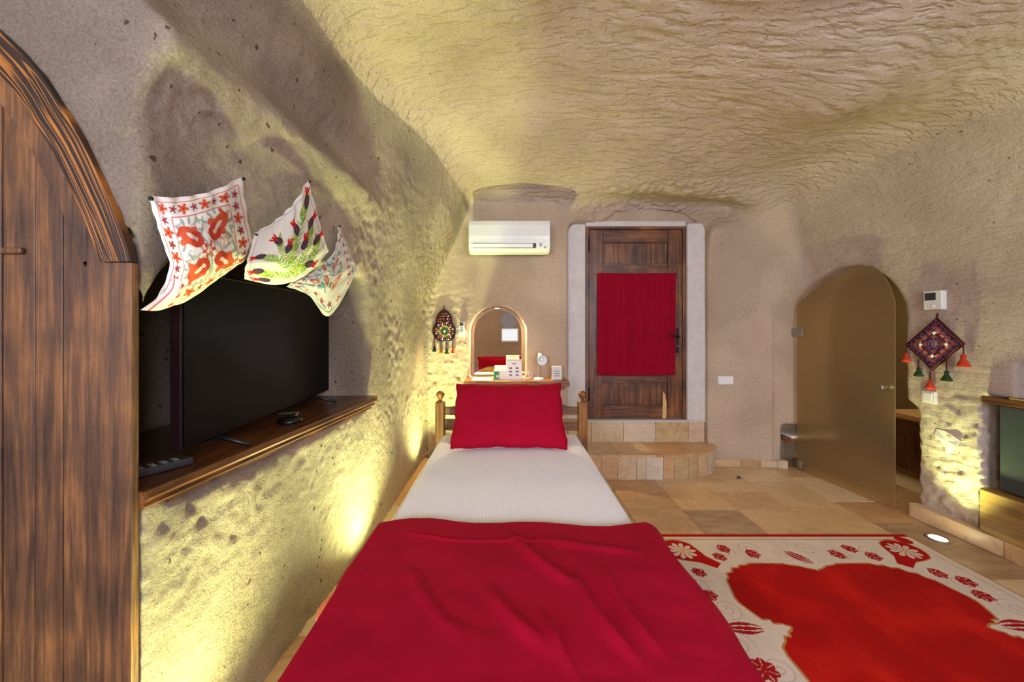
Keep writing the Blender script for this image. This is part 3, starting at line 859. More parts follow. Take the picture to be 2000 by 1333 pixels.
# ------------------------------------------------------------------ bed
HX0, HX1, HY = -0.535, 0.555, 2.84
bed = empty('single_bed', (0.02, 1.85, 0), 'single bed with turned wooden headboard posts in front of the mirror niche', 'bed')
for x in (-0.495, 0.562):
    p_ = MB().box(x - 0.034, x + 0.034, HY - 0.034, HY + 0.034, 0.0, 0.815).build('post', M['wood_bed'], bed, 0.008)
    MB().lathe([(0.030, 0.0), (0.024, 0.006), (0.014, 0.012), (0.012, 0.018), (0.022, 0.03), (0.030, 0.045), (0.032, 0.055), (0.026, 0.070), (0.013, 0.079), (0.0, 0.081)], (x, HY, 0.813), n=20).build('finial', M['wood_bed'], p_)
top = []
for k in range(41):
    u = -0.46 + 0.987 * k / 40; q = (u - 0.033) / 0.4935
    e = 0.0 if abs(q) > 0.93 else 0.5 + 0.5 * math.cos(PI * min(1, max(0, (abs(q) - 0.45) / 0.48)))
    top.append((u, 0.775 + 0.085 * e))
MB().prism(top + [(0.527, 0.715), (-0.46, 0.715)], lambda u, v, t: (u, t, v), HY - 0.014, HY + 0.014).build('crest_rail', M['wood_bed_h'], bed, 0.003)
MB().box(-0.46, 0.527, HY - 0.013, HY + 0.013, 0.60, 0.685).build('lower_rail', M['wood_bed_h'], bed, 0.003)
for x in (-0.475, 0.505): MB().box(x - 0.012, x + 0.025, 0.80, HY - 0.035, 0.22, 0.345).build('side_rail', M['wood_bed_h'], bed, 0.004)
for x in (-0.47, 0.52): MB().box(x - 0.03, x + 0.03, 0.78, 0.84, 0.0, 0.345).build('leg', M['wood_bed'], bed, 0.006)
MB().box(-0.45, 0.50, 0.84, 2.80, 0.30, 0.345).build('slat_base', M['wood_bed_h'], bed)

nu, nv = 90, 140
us = np.linspace(0, 1, nu); vs = np.linspace(0, 1, nv)
def wrap(t, a, b, h, r):
    """path over a slab: side up, across, side down -> (pos, height drop)"""
    w = b - a; L = h + w + h
    s = t * L
    pos = np.where(s < h, a, np.where(s > h + w, b, a + (s - h)))
    z = np.where(s < h, s - h, np.where(s > h + w, -(s - h - w), 0.0))
    ed = np.minimum(np.abs(s - h), np.abs(s - h - w)); rr = np.clip(1 - ed / r, 0, 1)
    z = z - np.where((s >= h) & (s <= h + w), rr ** 2 * r * 0.35, 0)
    pos = pos + np.where(s < h, 1, np.where(s > h + w, -1, 0)) * rr ** 2 * r * 0.35
    return pos, z
px_, pz_ = wrap(us, -0.477, 0.517, 0.24, 0.06)
py_, pz2 = wrap(vs, 0.80, 2.795, 0.24, 0.06)
PX, PY = np.meshgrid(px_, py_, indexing='ij')
Zm = 0.596 + np.minimum(pz_[:, None] + 0 * pz2[None], pz2[None] + 0 * pz_[:, None])
Zm += 0.006 * np.sin(PX * 5 + 1) * np.sin(PY * 3)
mt = grid_mesh('mattress', np.stack([PX, PY, Zm], -1), M['sheet'])
tag(mt, 'white striped satin sheet on the mattress of the single bed', 'mattress')
mt.modifiers.new('weld', 'WELD').merge_threshold = 0.0005

# red throw
nu, nv = 220, 180
s_ = np.linspace(-0.72, 0.78, nu)                  # arc length across the bed from its middle
v_ = np.linspace(0, 1, nv)
SS, VV = np.meshgrid(s_, v_, indexing='ij')
edge = 1.475 + 0.028 * np.cos((SS + 0.1) * 3.2) * (SS < 0.4) - 0.02 + 0.01 * np.sin(SS * 14) + 0.02 * np.exp(-((SS + 0.36) / 0.16) ** 2) + 0.018 * np.exp(-((SS - 0.5) / 0.12) ** 2)
YT = 0.745 + (edge - 0.745) * VV
hl = 0.487; hr = 0.527
def drape(s, lim, fl_=1.0):
    e = np.maximum(s - lim, 0)
    return lim * np.minimum(s / lim, 1) + fl_ * (0.055 * (1 - np.exp(-e / 0.05)) + e * 0.28), -np.where(e > 0, e * 0.93 - 0.03 * (1 - np.exp(-e / 0.03)), 0)
xr_, zr_ = drape(np.maximum(SS, 0), hr); xl_, zl_ = drape(np.maximum(-SS, 0), hl, 0.22 + 0.25 * np.exp(-((YT - 1.19) / 0.08) ** 2))
XT = xr_ - xl_; ZT = 0.612 + zr_ + zl_
pp = np.stack([SS.ravel() * 1.0, YT.ravel(), np.zeros(SS.size)], 1)
wr = 0.012 * perlin(pp * np.array([3.2, 4.5, 1])).reshape(SS.shape) + 0.006 * np.abs(perlin(pp * np.array([7, 9, 1]) + 4)).reshape(SS.shape)
def crease(x0, y0, x1, y1, w, h):
    d = np.array([x1 - x0, y1 - y0]); L = np.hypot(*d); d /= L
    a = (SS - x0) * d[0] + (YT - y0) * d[1]; b = -(SS - x0) * d[1] + (YT - y0) * d[0]
    b = b + 0.02 * np.sin(a * 9)
    return h * np.exp(-(b / w) ** 2) * ss(-0.05, 0.08, a) * (1 - ss(L - 0.08, L + 0.05, a))
for c in ((0.02, 1.38, 0.20, 1.12, 0.018, 0.012), (0.20, 1.15, 0.30, 0.88, 0.016, 0.014), (-0.05, 1.1, 0.10, 0.92, 0.02, 0.010), (0.30, 1.2, 0.36, 0.9, 0.014, 0.012), (-0.35, 1.40, 0.15, 1.33, 0.006, 0.004),
          (0.1, 1.0, 0.16, 0.85, 0.012, 0.012), (-0.3, 1.2, -0.12, 0.95, 0.02, 0.006), (0.15, 1.35, 0.45, 1.3, 0.02, 0.006)):
    wr = wr + 1.6 * crease(*c)
ZT = ZT + wr * (np.abs(SS) < 0.52) + 0.004
XT = XT + np.where(SS < -0.5, -0.03 * np.sin(YT * 16 + 1) * np.clip(-SS - 0.5, 0, 0.2) / 0.2, 0) + np.where(SS > 0.54, 0.03 * np.sin(YT * 13) * np.clip(SS - 0.54, 0, 0.2) / 0.2, 0)
foot = np.clip(0.80 - YT, 0, 1); ZT = ZT - foot * 0.6
th = empty('red_throw', (0.02, 1.1, 0.6), 'crumpled crimson velvet throw spread over the foot half of the bed', 'throw')
grid_mesh('throw_cloth', np.stack([XT, YT, ZT], -1), M['red'], th, thick=0.006)
LX, LY = np.meshgrid(np.linspace(0, 1, 14), np.linspace(0, 1, 24), indexing='ij')
yl = 1.10 + 0.20 * LY
xlw = -0.505 - 0.085 * np.sin(LY * PI) ** 0.7 * np.sin(LX * 1.6); zlw = 0.555 - 0.07 * LX
grid_mesh('orange_lining', np.stack([xlw, yl, zlw], -1), M['orange_lining'], th, thick=0.003)

# pillow
def pillow(w, h, t, n=60):
    u = np.linspace(-1, 1, n); U, V_ = np.meshgrid(u, u, indexing='ij')
    prof_ = (np.clip(1 - np.abs(U) ** 3.2, 0, 1) * np.clip(1 - np.abs(V_) ** 3.2, 0, 1)) ** 0.55
    pin = 1 - 0.055 * (1 - U ** 2) * np.abs(V_) ** 3; pin2 = 1 - 0.035 * (1 - V_ ** 2) * np.abs(U) ** 3
    return U * w / 2 * pin2, V_ * h / 2 * pin, prof_ * t / 2
U_, V_, T_ = pillow(0.735, 0.475, 0.16)
pb = np.array([0.013, 2.385, 0.619]); up = np.array([0, 0.335, 0.335]); up /= np.linalg.norm(up)
up = np.array([0, 0.66, 0.75]); up /= np.linalg.norm(up); nr = np.array([0, -up[2], up[1]])
wrk = 0.012 * perlin(np.stack([U_.ravel() * 9, V_.ravel() * 9, 0 * U_.ravel()], 1)).reshape(U_.shape) * (T_ > 0.01)
tap = 1 + 0.012 * np.sin(V_ * 30) + 0.008 * np.sin(V_ * 67 + 1)
V_ = V_ * (1 + 0.012 * np.sin(U_ * 22) * (np.abs(V_) > 0.1) + 0.010 * np.sin(U_ * 51 + 2) * (np.abs(V_) > 0.1))
base = pb[None, None] + np.stack([U_ * tap, 0 * U_, 0 * U_], -1) + up * (V_ + 0.228)[..., None]
fr = base + nr * (T_ + wrk)[..., None]; bk = base - nr * T_[..., None]
pw = empty('pillow', (0.013, 2.6, 0.6), 'crimson velvet pillow leaning against the headboard', 'pillow')
# front and back as one closed mesh
n = fr.shape[0]
Vp = np.concatenate([fr.reshape(-1, 3), bk.reshape(-1, 3)]) - np.array(world_loc(pw))
ix = np.arange(n * n).reshape(n, n)
q1 = np.stack([ix[:-1, :-1], ix[1:, :-1], ix[1:, 1:], ix[:-1, 1:]], -1).reshape(-1, 4)
po = np_mesh('pillow_case', Vp, np.concatenate([q1, q1[:, ::-1] + n * n]), M['red'], True)
po.parent = pw; po.modifiers.new('weld', 'WELD').merge_threshold = 0.001
pth = [fr[0, k] for k in range(0, n, 3)] + [fr[k, -1] for k in range(0, n, 3)] + [fr[-1, n - 1 - k] for k in range(0, n, 3)] + [fr[n - 1 - k, 0] for k in range(0, n, 3)] + [fr[0, 0]]
MB().tube(pth, 0.004, 6, False).build('piping', M['red'], pw)

# ------------------------------------------------------------------ rug
RX0, RX1, RY1, RY0 = 0.865, 2.615, 2.504, 0.05
def rug_pix(px, py):
    x, y, _ = floor_pt(px, py, 0.012)
    return x - RX0, RY1 - y
cream = np.array(lin(222, 206, 186)); redc = np.array(lin(176, 12, 6)); red2 = np.array(lin(168, 16, 22)); gold = np.array(lin(190, 132, 70)); faint = np.array(lin(204, 178, 168))
def lobed_field(u, w):
    """distance-like value of the red field; u folded to the left half"""
    uu = np.minimum(u, 1.75 - u)
    pts = np.array([(0.885, 0.385), (0.862, 0.362), (0.83, 0.352), (0.80, 0.333), (0.745, 0.322), (0.72, 0.309), (0.53, 0.307), (0.50, 0.325), (0.465, 0.325), (0.44, 0.35), (0.405, 0.35), (0.385, 0.385), (0.35, 0.395), (0.34, 0.43), (0.315, 0.455), (0.305, 0.50), (0.283, 0.58), (0.283, 0.62), (0.305, 0.68),
                    (0.325, 0.725), (0.36, 0.728), (0.362, 0.75), (0.40, 0.752), (0.43, 0.77), (0.415, 0.79), (0.395, 0.80), (0.385, 0.825), (0.36, 0.822), (0.345, 0.85), (0.31, 0.88), (0.30, 0.93), (0.30, 1.03), (0.285, 1.1), (0.29, 1.5), (0.32, 1.62), (0.42, 1.67), (0.32, 1.72), (0.29, 1.9), (0.34, 2.05), (0.5, 2.14), (0.72, 2.14), (0.885, 2.06)])
    n = len(pts)
    inside = np.zeros(uu.shape, bool); dmin = np.full(uu.shape, 9.0)
    for i in range(n):
        x1, y1 = pts[i]; x2, y2 = pts[(i + 1) % n]
        if i < n - 1:
            ex, ey = x2 - x1, y2 - y1
            tt = np.clip(((uu - x1) * ex + (w - y1) * ey) / (ex * ex + ey * ey), 0, 1)
            dmin = np.minimum(dmin, np.hypot(uu - x1 - tt * ex, w - y1 - tt * ey))
        c = ((y1 > w) != (y2 > w)) & (uu < (x2 - x1) * (w - y1) / (y2 - y1 + 1e-12) + x1)
        inside ^= c
    return np.where(inside, -dmin, dmin)
def rug_color(u, w):
    c = np.empty(u.shape + (3,)); c[:] = cream
    def put(mask, col): c[mask] = col
    # faint scroll work
    for cx, cy, r0, turns, a0 in [(0.62, 0.17, 0.06, 1.6, 0), (0.78, 0.22, 0.05, 1.5, 2), (0.97, 0.17, 0.055, 1.5, 1), (1.13, 0.21, 0.05, 1.4, 4), (0.45, 0.2, 0.05, 1.3, 3), (1.33, 0.2, 0.05, 1.4, 1),
                                  (0.16, 0.48, 0.055, 1.5, 0), (0.2, 0.66, 0.055, 1.6, 2), (0.13, 0.86, 0.06, 1.5, 1), (0.22, 0.98, 0.05, 1.5, 3), (1.56, 0.48, 0.05, 1.5, 2), (1.6, 0.66, 0.055, 1.5, 0), (1.58, 0.85, 0.05, 1.5, 4), (0.2, 1.2, .06, 1.5, 0), (1.55, 1.2, .06, 1.5, 0)]:
        dx, dy = u - cx, w - cy; rr = np.hypot(dx, dy); th_ = np.mod(np.arctan2(dy, dx) - a0, 2 * PI)
        for kk in range(2):
            rs_ = r0 * (th_ + 2 * PI * kk) / (2 * PI * turns)
            put((np.abs(rr - rs_) < 0.0035) & (rr < r0 * 1.25), faint)
    # straight border lines
    for a_, w_, col in ((0.062, 0.003, gold),):
        for dd in (w, u, 1.75 - u): put((np.abs(dd - a_) < w_) & (np.minimum(np.minimum(u, 1.75 - u), w) > a_ - w_ * 1.5), col)
    # field
    f = lobed_field(u, w)
    put(np.abs(f) < 0.006, gold)
    nz_ = fbm(np.stack([u.ravel() * 5, w.ravel() * 3.5, 0 * u.ravel()], 1), 4).reshape(u.shape)
    fm = f < -0.004; c[fm] = redc * (1 + 0.32 * nz_[fm])[:, None] + np.array(lin(190, 60, 20)) * np.clip(nz_[fm], 0, 1)[:, None] * 0.25
    # corner flowers
    for sx in (0, 1):
        uu = u if sx == 0 else 1.75 - u
        dx, dy = uu - 0.20, w - 0.185
        # body: egg shape pointing to the field corner
        p1, p2 = (dx + dy) * 0.7071, (dx - dy) * 0.7071
        egg = np.hypot(p1 / (0.135 + 0.02 * np.tanh(p1 * 10)), p2 / (0.105 - 0.045 * np.clip(p1 / 0.13, 0, 1)))
        tail = (p1 > 0.05) & (p1 < 0.205) & (np.abs(p2) < 0.055 - 0.15 * (p1 - 0.05)); knob = np.hypot(p1 + 0.16, p2 * 0.9) < 0.04
        put(egg < 1.06, gold); put((egg < 1.0) | tail | knob, redc)
        rr = np.hypot(dx, dy); th_ = np.arctan2(dy, dx)
        pet = 0.082 * (0.45 + 0.55 * np.abs(np.cos(th_ * 5)) ** 0.7)
        put((rr < pet) & (np.abs(np.sin(th_ * 5)) < 0.93), cream); put((rr < pet * 0.75) & (np.abs(np.sin(th_ * 5)) < 0.13) & (rr > 0.03), gold); put(rr < 0.016, np.array(lin(226, 170, 80)))
    # palmettes
    def palmette(px, py, R, ang, full=False):
        cx, cy = rug_pix(px, py); dx, dy = u - cx, w - cy
        ca, sa = math.cos(ang), math.sin(ang); a_, b_ = dx * ca + dy * sa, -dx * sa + dy * ca
        rr = np.hypot(a_ + (0 if full else 0.3 * R), b_); th_ = np.arctan2(b_, a_ + (0 if full else 0.3 * R))
        out = R * (1.15 if not full else 1.0) * (0.8 + 0.2 * np.abs(np.cos(th_ * 3.5)))
        if not full: out = out * (0.45 + 0.55 * np.clip((np.cos(th_ * 0.62)), 0, 1))
        put(rr < out, red2)
        put((rr < out * 0.88) & (np.abs(np.sin(th_ * 3.5)) < 0.16) & (rr > R * 0.15), cream)
    for px, py, R, an in ((1413, 1072, 0.048, 0.2), (1405, 1088, 0.045, 2.6), (1470, 1082, 0.05, 0.3), (1635, 1083, 0.05, 2.9), (1659, 1072, 0.048, -0.4), (1706, 1087, 0.05, 0.5),
                          (1832, 1120, 0.05, 0.3), (1887, 1136, 0.052, 0.6), (1920, 1164, 0.052, 0.8), (1365, 1118, 0.045, -0.6), (1346, 1134, 0.045, 2.8), (1385, 1163, 0.048, 1.2)):
        palmette(px, py, R, an)
    palmette(1492, 1308, 0.056, 0.5, True)
    def tulip(px, py, L, ang):
        cx, cy = rug_pix(px, py); dx, dy = u - cx, w - cy
        ca, sa = math.cos(ang), math.sin(ang); a_, b_ = dx * ca + dy * sa, -dx * sa + dy * ca
        q = np.clip((a_ + L) / (2 * L), 0, 1); inr = (a_ > -L) & (a_ < L)
        hw = 0.42 * L * np.sin(q * PI * 0.8 + 0.25) * np.clip(q * 6, 0, 1)
        put(inr & (np.abs(b_) < hw), red2)
        put(inr & (np.abs(np.abs(b_) - hw * 0.36) < 0.0022) & (q > 0.1), cream)
        put(inr & (q > 0.62) & (np.abs(np.abs(b_) - hw * 0.5) < hw * 0.55 * (q - 0.62)), cream)
    tulip(1558, 1088, 0.078, 1.0); tulip(1452, 1227, 0.085, 0.05); tulip(1992, 1222, 0.085, PI)
    # binding
    put(w < 0.034, redc); put((u < 0.012) | (u > 1.738), gold)
    return c
uu = np.linspace(0, 1.75, 480)
ww = np.concatenate([np.linspace(0, 1.12, 320), np.linspace(1.12, RY1 - RY0, 60)[1:]])
UU, WW = np.meshgrid(uu, ww, indexing='ij')
zz = 0.011 + 0.0008 * perlin(np.stack([UU.ravel() * 60, WW.ravel() * 60, 0 * UU.ravel()], 1)).reshape(UU.shape)
edge_d = np.minimum(np.minimum(UU, 1.75 - UU), WW); zz = zz - 0.0095 * (edge_d < 0.001)
rg = grid_mesh('rug', np.stack([RX0 + UU, RY1 - WW, zz], -1), M['rug'], color=rug_color(UU, WW), flip=True, origin=(1.74, 1.28, 0.0))
tag(rg, 'red rug with lobed field and cream floral border on the stone floor', 'rug')

# ------------------------------------------------------------------ television shelf, television
SZ = 0.965
def shelf_front(y): return np.interp(y, [0.80, 2.114, 2.4], [-0.918, -0.76, -0.74])
sf = empty('television_shelf', (-1.1, 1.5, 0.9), 'dark brown wooden shelf with moulded edge built into the wall recess', 'shelf')
MB().add([(-0.925, 0.96, SZ - 0.03), (shelf_front(2.25) - 0.02, 2.27, SZ - 0.03), (-1.40, 2.27, SZ - 0.03), (-1.44, 1.0, SZ - 0.03),
          (-0.925, 0.96, SZ), (shelf_front(2.25) - 0.02, 2.27, SZ), (-1.40, 2.27, SZ), (-1.44, 1.0, SZ)],
         [(3, 2, 1, 0), (4, 5, 6, 7), (0, 1, 5, 4), (1, 2, 6, 5), (2, 3, 7, 6), (3, 0, 4, 7)]).build('shelf_board', M['wood_shelf'], sf)
pr = [(-0.03, 0.001), (-0.006, 0.001), (0.0, -0.004), (0.002, -0.012), (-0.003, -0.018), (-0.008, -0.022), (-0.006, -0.030), (-0.012, -0.036), (-0.022, -0.040), (-0.022, -0.048), (-0.03, -0.052), (-0.06, -0.052)]
m = MB(); ys = [0.955, 2.2]
vs_ = []
for y in ys:
    for a, b in pr: vs_.append((shelf_front(y) + a * 1.3, y, SZ + b * 1.25))
n = len(pr)
m.add(vs_, [(i, i + 1, n + i + 1, n + i) for i in range(n - 1)] + [tuple(range(n))[::-1], tuple(range(n, 2 * n))] + [(0, n, 2 * n - 1, n - 1)])
m.build('edge_moulding', M['wood_shelf'], sf)

tv = empty('television', (-1.0, 1.67, SZ), 'large black flat-screen television standing on the dark wall shelf', 'television')
TA = Vector((-0.972, 1.144, 0)); TB = Vector((-1.022, 2.195, 0)); td = (TB - TA); TL = td.length; td.normalize(); tn = Vector((td.y, -td.x, 0))
def tvp(s, z, t): return TA + td * s + tn * t + Vector((0, 0, z))
zb, zt = 1.008, 1.549
MB().obox(tvp(TL / 2, (zb + zt) / 2, -0.022), td, tn, (0, 0, 1), TL / 2, 0.016, (zt - zb) / 2).build('casing', M['tv_edge'], tv, 0.003)
MB().obox(tvp(TL / 2, (zb + zt) / 2, -0.004), td, tn, (0, 0, 1), TL / 2 - 0.006, 0.0035, (zt - zb) / 2 - 0.006).build('screen', M['screen'], tv)
MB().obox(tvp(TL / 2, zb + 0.18, -0.055), td, tn, (0, 0, 1), TL / 2 - 0.2, 0.022, 0.15).build('rear_housing', M['black'], tv, 0.01)
for s in (0.16, TL - 0.16):
    MB().tube([tvp(s, SZ + 0.009, 0.10), tvp(s, zb - 0.003, -0.015), tvp(s, SZ + 0.009, -0.12)], [0.007, 0.010, 0.007], 6).build('foot', M['black'], tv)
rm = empty('remote_control', (-0.98, 1.02, SZ), 'dark remote control lying on the shelf near the arched board door', 'remote')
a_ = Vector((0.045, 0.085, 0)).normalized(); b_ = Vector((-a_.y, a_.x, 0)); rc = Vector((-1.0, 1.085, SZ + 0.012))
rb = MB().obox(rc, a_, b_, (0, 0, 1), 0.085, 0.021, 0.011).build('case', M['dark_grey'], rm, 0.006)
for i in range(5):
    for j in (-1, 0, 1):
        MB().obox(rc + a_ * (-0.06 + i * 0.026) + b_ * (j * 0.011) + Vector((0, 0, 0.012)), a_, b_, (0, 0, 1), 0.006, 0.0035, 0.0015).build('button', M['grey_plastic'], rb)
pk = empty('media_puck', (-0.93, 1.62, SZ), 'small round black receiver with cable under the television', 'receiver')
MB().lathe([(0, 0), (0.05, 0), (0.052, 0.006), (0.045, 0.016), (0, 0.018)], (-0.94, 1.65, SZ + 0.001), n=24).build('puck', M['black'], pk)
MB().tube([(-0.94, 1.69, SZ + 0.012), (-0.955, 1.75, SZ + 0.02), (-1.0, 1.78, SZ + 0.01), (-1.06, 1.77, SZ + 0.006)], 0.004).build('cable', M['grey_plastic'], pk)

# ------------------------------------------------------------------ arched board door on the near left
sc = F / AY
ad = empty('door_3', (-1.38, AY, 0), 'dark arched board door with a thick curved timber rim', 'wooden door', kind='structure')
out = [((x - VX) / sc, CZ - (y - VY) / sc) for x, y in rim_px]
inn = []
for i, (x, z) in enumerate(out):
    x1, z1 = out[max(i - 1, 0)]; x2, z2 = out[min(i + 1, len(out) - 1)]
    d = math.hypot(x2 - x1, z2 - z1); nx_, nz_ = -(z2 - z1) / d, (x2 - x1) / d
    inn.append((x + nx_ * 0.078 * 1, z + nz_ * 0.078))
inn[0] = (inn[0][0], out[0][1])
mx = out[-1][0]
# rim in two curved timbers
for sgn in (1, -1):
    fx_ = (lambda x: x) if sgn == 1 else (lambda x: 2 * mx - x)
    m = MB()
    n = len(out); vs_ = []
    for i in range(n):
        for (x, z), y in ((out[i], AY), (inn[i], AY + 0.004), (inn[i], AY + 0.05), (out[i], AY + 0.02)):
            vs_.append((fx_(x), y, z))
    fs_ = []
    for i in range(n - 1):
        for k in range(4):
            fs_.append((i * 4 + k, i * 4 + (k + 1) % 4, (i + 1) * 4 + (k + 1) % 4, (i + 1) * 4 + k))
    fs_ += [(0, 3, 2, 1), (4 * n - 4, 4 * n - 3, 4 * n - 2, 4 * n - 1)]
    if sgn == -1: fs_ = [f[::-1] for f in fs_]
    ro_ = m.add(vs_, fs_).build('arch_rim', M['wood_beam'], ad)
    ca_ = ro_.data.color_attributes.new('Col', 'FLOAT_COLOR', 'POINT')
    for i in range(n):
        for k, w_ in enumerate((0.0, 1.0, 1.4, -0.4)): ca_.data[i * 4 + k].color = (w_, i * 0.5, 0, 1)
def arch_top(x, inset):
    """underside height of the arch at x"""
    xx = x if x > mx else 2 * mx - x
    pts = sorted([(a + 0, b) for a, b in out])
    xs_ = [p[0] for p in pts]; zs_ = [p[1] for p in pts]
    return float(np.interp(xx, xs_, zs_)) - inset
def plank(name, x0, x1, y0, y1, inset, mat, z0=0.0, ztop=None):
    n = 6; xs_ = [x0 + (x1 - x0) * i / n for i in range(n + 1)]
    poly = [(x0, z0), (x1, z0)] + [(x, (arch_top(x, inset) if ztop is None else ztop)) for x in xs_[::-1]]
    MB().prism(poly, lambda u, v, t: (u, t, v), y0, y1).build(name, M[mat], ad, 0.002)
xr0 = out[0][0]
px2x = lambda p: (p - VX) / sc
zst = out[0][1]
for sgn in (1, -1):
    a, b = px2x(197), xr0
    if sgn == -1: a, b = 2 * mx - b, 2 * mx - a
    plank('stile', a, b, AY + 0.002, AY + 0.022, 0, 'wood_arch', 0.0, zst - 0.002)
    a, b = px2x(158), px2x(196.5)
    if sgn == -1: a, b = 2 * mx - b, 2 * mx - a
    plank('inner_stile', a, b, AY + 0.012, AY + 0.06, 0.05, 'wood_arch')
# curved inner frame
m = MB(); n = len(out); vs_ = []
for sgn in (1, -1):
    vs_ = []
    for i in range(n):
        x, z = inn[i]; dx = (out[i][0] - inn[i][0]) / 0.078; dz = (out[i][1] - inn[i][1]) / 0.078
        if i == 0: dz = 0; dx = 1
        x2, z2 = x - dx * 0.055, z - dz * 0.055
        for (a, c), y in (((x + dx * 0.02, z + dz * 0.02), AY + 0.016), ((x2, z2), AY + 0.016), ((x2, z2), AY + 0.05), ((x + dx * 0.02, z + dz * 0.02), AY + 0.05)):
            vs_.append((a if sgn == 1 else 2 * mx - a, y, c))
    fs_ = []
    for i in range(n - 1):
        for k in range(4): fs_.append((i * 4 + k, i * 4 + (k + 1) % 4, (i + 1) * 4 + (k + 1) % 4, (i + 1) * 4 + k))
    fs_ += [(0, 3, 2, 1), (4 * n - 4, 4 * n - 3, 4 * n - 2, 4 * n - 1)]
    if sgn == -1: fs_ = [f[::-1] for f in fs_]
    MB().add(vs_, fs_).build('inner_arch', M['wood_arch'], ad, 0.002)
ed = [158, 101, 45, -20, -80, -140, -205]
ed = [px2x(e) for e in ed]
ed = ed + [2 * mx - e for e in ed[::-1][1:]]
for a, b in zip(ed[:-1], ed[1:]):
    lo, hi = min(a, b), max(a, b)
    plank('board', lo + 0.0008, hi - 0.0008, AY + 0.024 - random.uniform(0, 0.003), AY + 0.06, 0.09, 'wood_arch')
MB().obox(P(22, 490, AY + 0.018), (1, 0, 0), (0, 1, 0), (0, 0, 1), 0.03, 0.006, 0.008).build('latch_peg', M['wood_arch'], ad, 0.004)

# ------------------------------------------------------------------ embroidered cloths over the recess
def left_pt(px, py, off):
    Y = 1.0
    for _ in range(30):
        zz_ = CZ - (py - VY) / F * Y
        Xw = float(xleft(Y)) + 0.080 * math.exp(-((zz_ - 2.11) / 0.085) ** 2) + off
        Y = Xw * F / (px - VX)
    return np.array([Xw, Y, CZ - (py - VY) / F * Y])
def catmull(pts, t):
    """pts (n, ...) ; t in [0,1] array -> interpolated"""
    n = len(pts); s = t * (n - 1); i = np.clip(np.floor(s).astype(int), 0, n - 2); f = (s - i)
    g = lambda k: pts[np.clip(i + k, 0, n - 1)]
    sh = (slice(None),) + (None,) * (pts.ndim - 1); f = f[sh]
    p0, p1, p2, p3 = g(-1), g(0), g(1), g(2)
    return 0.5 * ((2 * p1) + (p2 - p0) * f + (2 * p0 - 5 * p1 + 4 * p2 - p3) * f * f + (3 * p1 - p0 - 3 * p2 + p3) * f ** 3)
def cloth(name, net, colfn, label, n=190):
    ctrl = np.array([[left_pt(*c) for c in row] for row in net])
    t_ = np.linspace(0, 1, n)
    G = catmull(ctrl, t_)                      # rows
    G = np.swapaxes(catmull(np.swapaxes(G, 0, 1), t_), 0, 1)   # (row, col, 3)
    U, V_ = np.meshgrid(t_, t_, indexing='xy')  # U across, V down
    pp = np.stack([U.ravel() * 9, V_.ravel() * 9, 0 * U.ravel()], 1)
    G[..., 0] += 0.007 * perlin(pp).reshape(U.shape) + 0.004 * np.sin(U * 34 + 3 * V_) * np.exp(-V_ * 5)
    r = empty(name, tuple(ctrl[0, -1]), label, 'wall hanging', 'embroidered cloths over the television')
    o = grid_mesh('cloth', G, M['embroidery'], r, color=colfn(U, V_), thick=0.003)
    for c in ((0, 0), (0, -1)):
        p_ = ctrl[c]; MB().ball((p_[0] + 0.006, p_[1], p_[2] - 0.006), 0.006).build('pin', M['iron'], r)
    return r
CRM = np.array(lin(226, 218, 206))
class Paint:
    def __init__(s, U, V_, base=CRM):
        s.U, s.V = U, V_; s.c = np.empty(U.shape + (3,)); s.c[:] = base
    def put(s, m, col): s.c[m] = np.array(lin(*col))
    def line(s, pts, w, col):
        for (x1, y1), (x2, y2) in zip(pts[:-1], pts[1:]):
            ex, ey = x2 - x1, y2 - y1; t_ = np.clip(((s.U - x1) * ex + (s.V - y1) * ey) / (ex * ex + ey * ey + 1e-9), 0, 1)
            s.put(np.hypot(s.U - x1 - t_ * ex, s.V - y1 - t_ * ey) < w, col)
    def ell(s, cx, cy, rx, ry, an, col):
        dx, dy = s.U - cx, s.V - cy; ca, sa = math.cos(an), math.sin(an)
        s.put(((dx * ca + dy * sa) / rx) ** 2 + ((-dx * sa + dy * ca) / ry) ** 2 < 1, col)
    def flower(s, cx, cy, r, k, col, ph=0):
        dx, dy = s.U - cx, s.V - cy; rr = np.hypot(dx, dy); th_ = np.arctan2(dy, dx) + ph
        s.put(rr < r * (0.72 + 0.28 * np.cos(k * th_)), col)
    def pom(s, cx, cy, an, sc_):
        d = (math.cos(an), math.sin(an)); n = (-d[1], d[0])
        s.ell(cx, cy, 0.060 * sc_, 0.038 * sc_, an, (66, 50, 74))
        s.ell(cx, cy, 0.040 * sc_, 0.02 * sc_, an, (92, 58, 74))
        for k in (-1, 0, 1):
            b0 = (cx + d[0] * 0.045 * sc_ + n[0] * 0.012 * k * sc_, cy + d[1] * 0.045 * sc_ + n[1] * 0.012 * k * sc_)
            b1 = (cx + d[0] * 0.10 * sc_ + n[0] * 0.03 * k * sc_, cy + d[1] * 0.10 * sc_ + n[1] * 0.03 * k * sc_)
            s.line([b0, b1], 0.010 * sc_, (200, 22, 20))
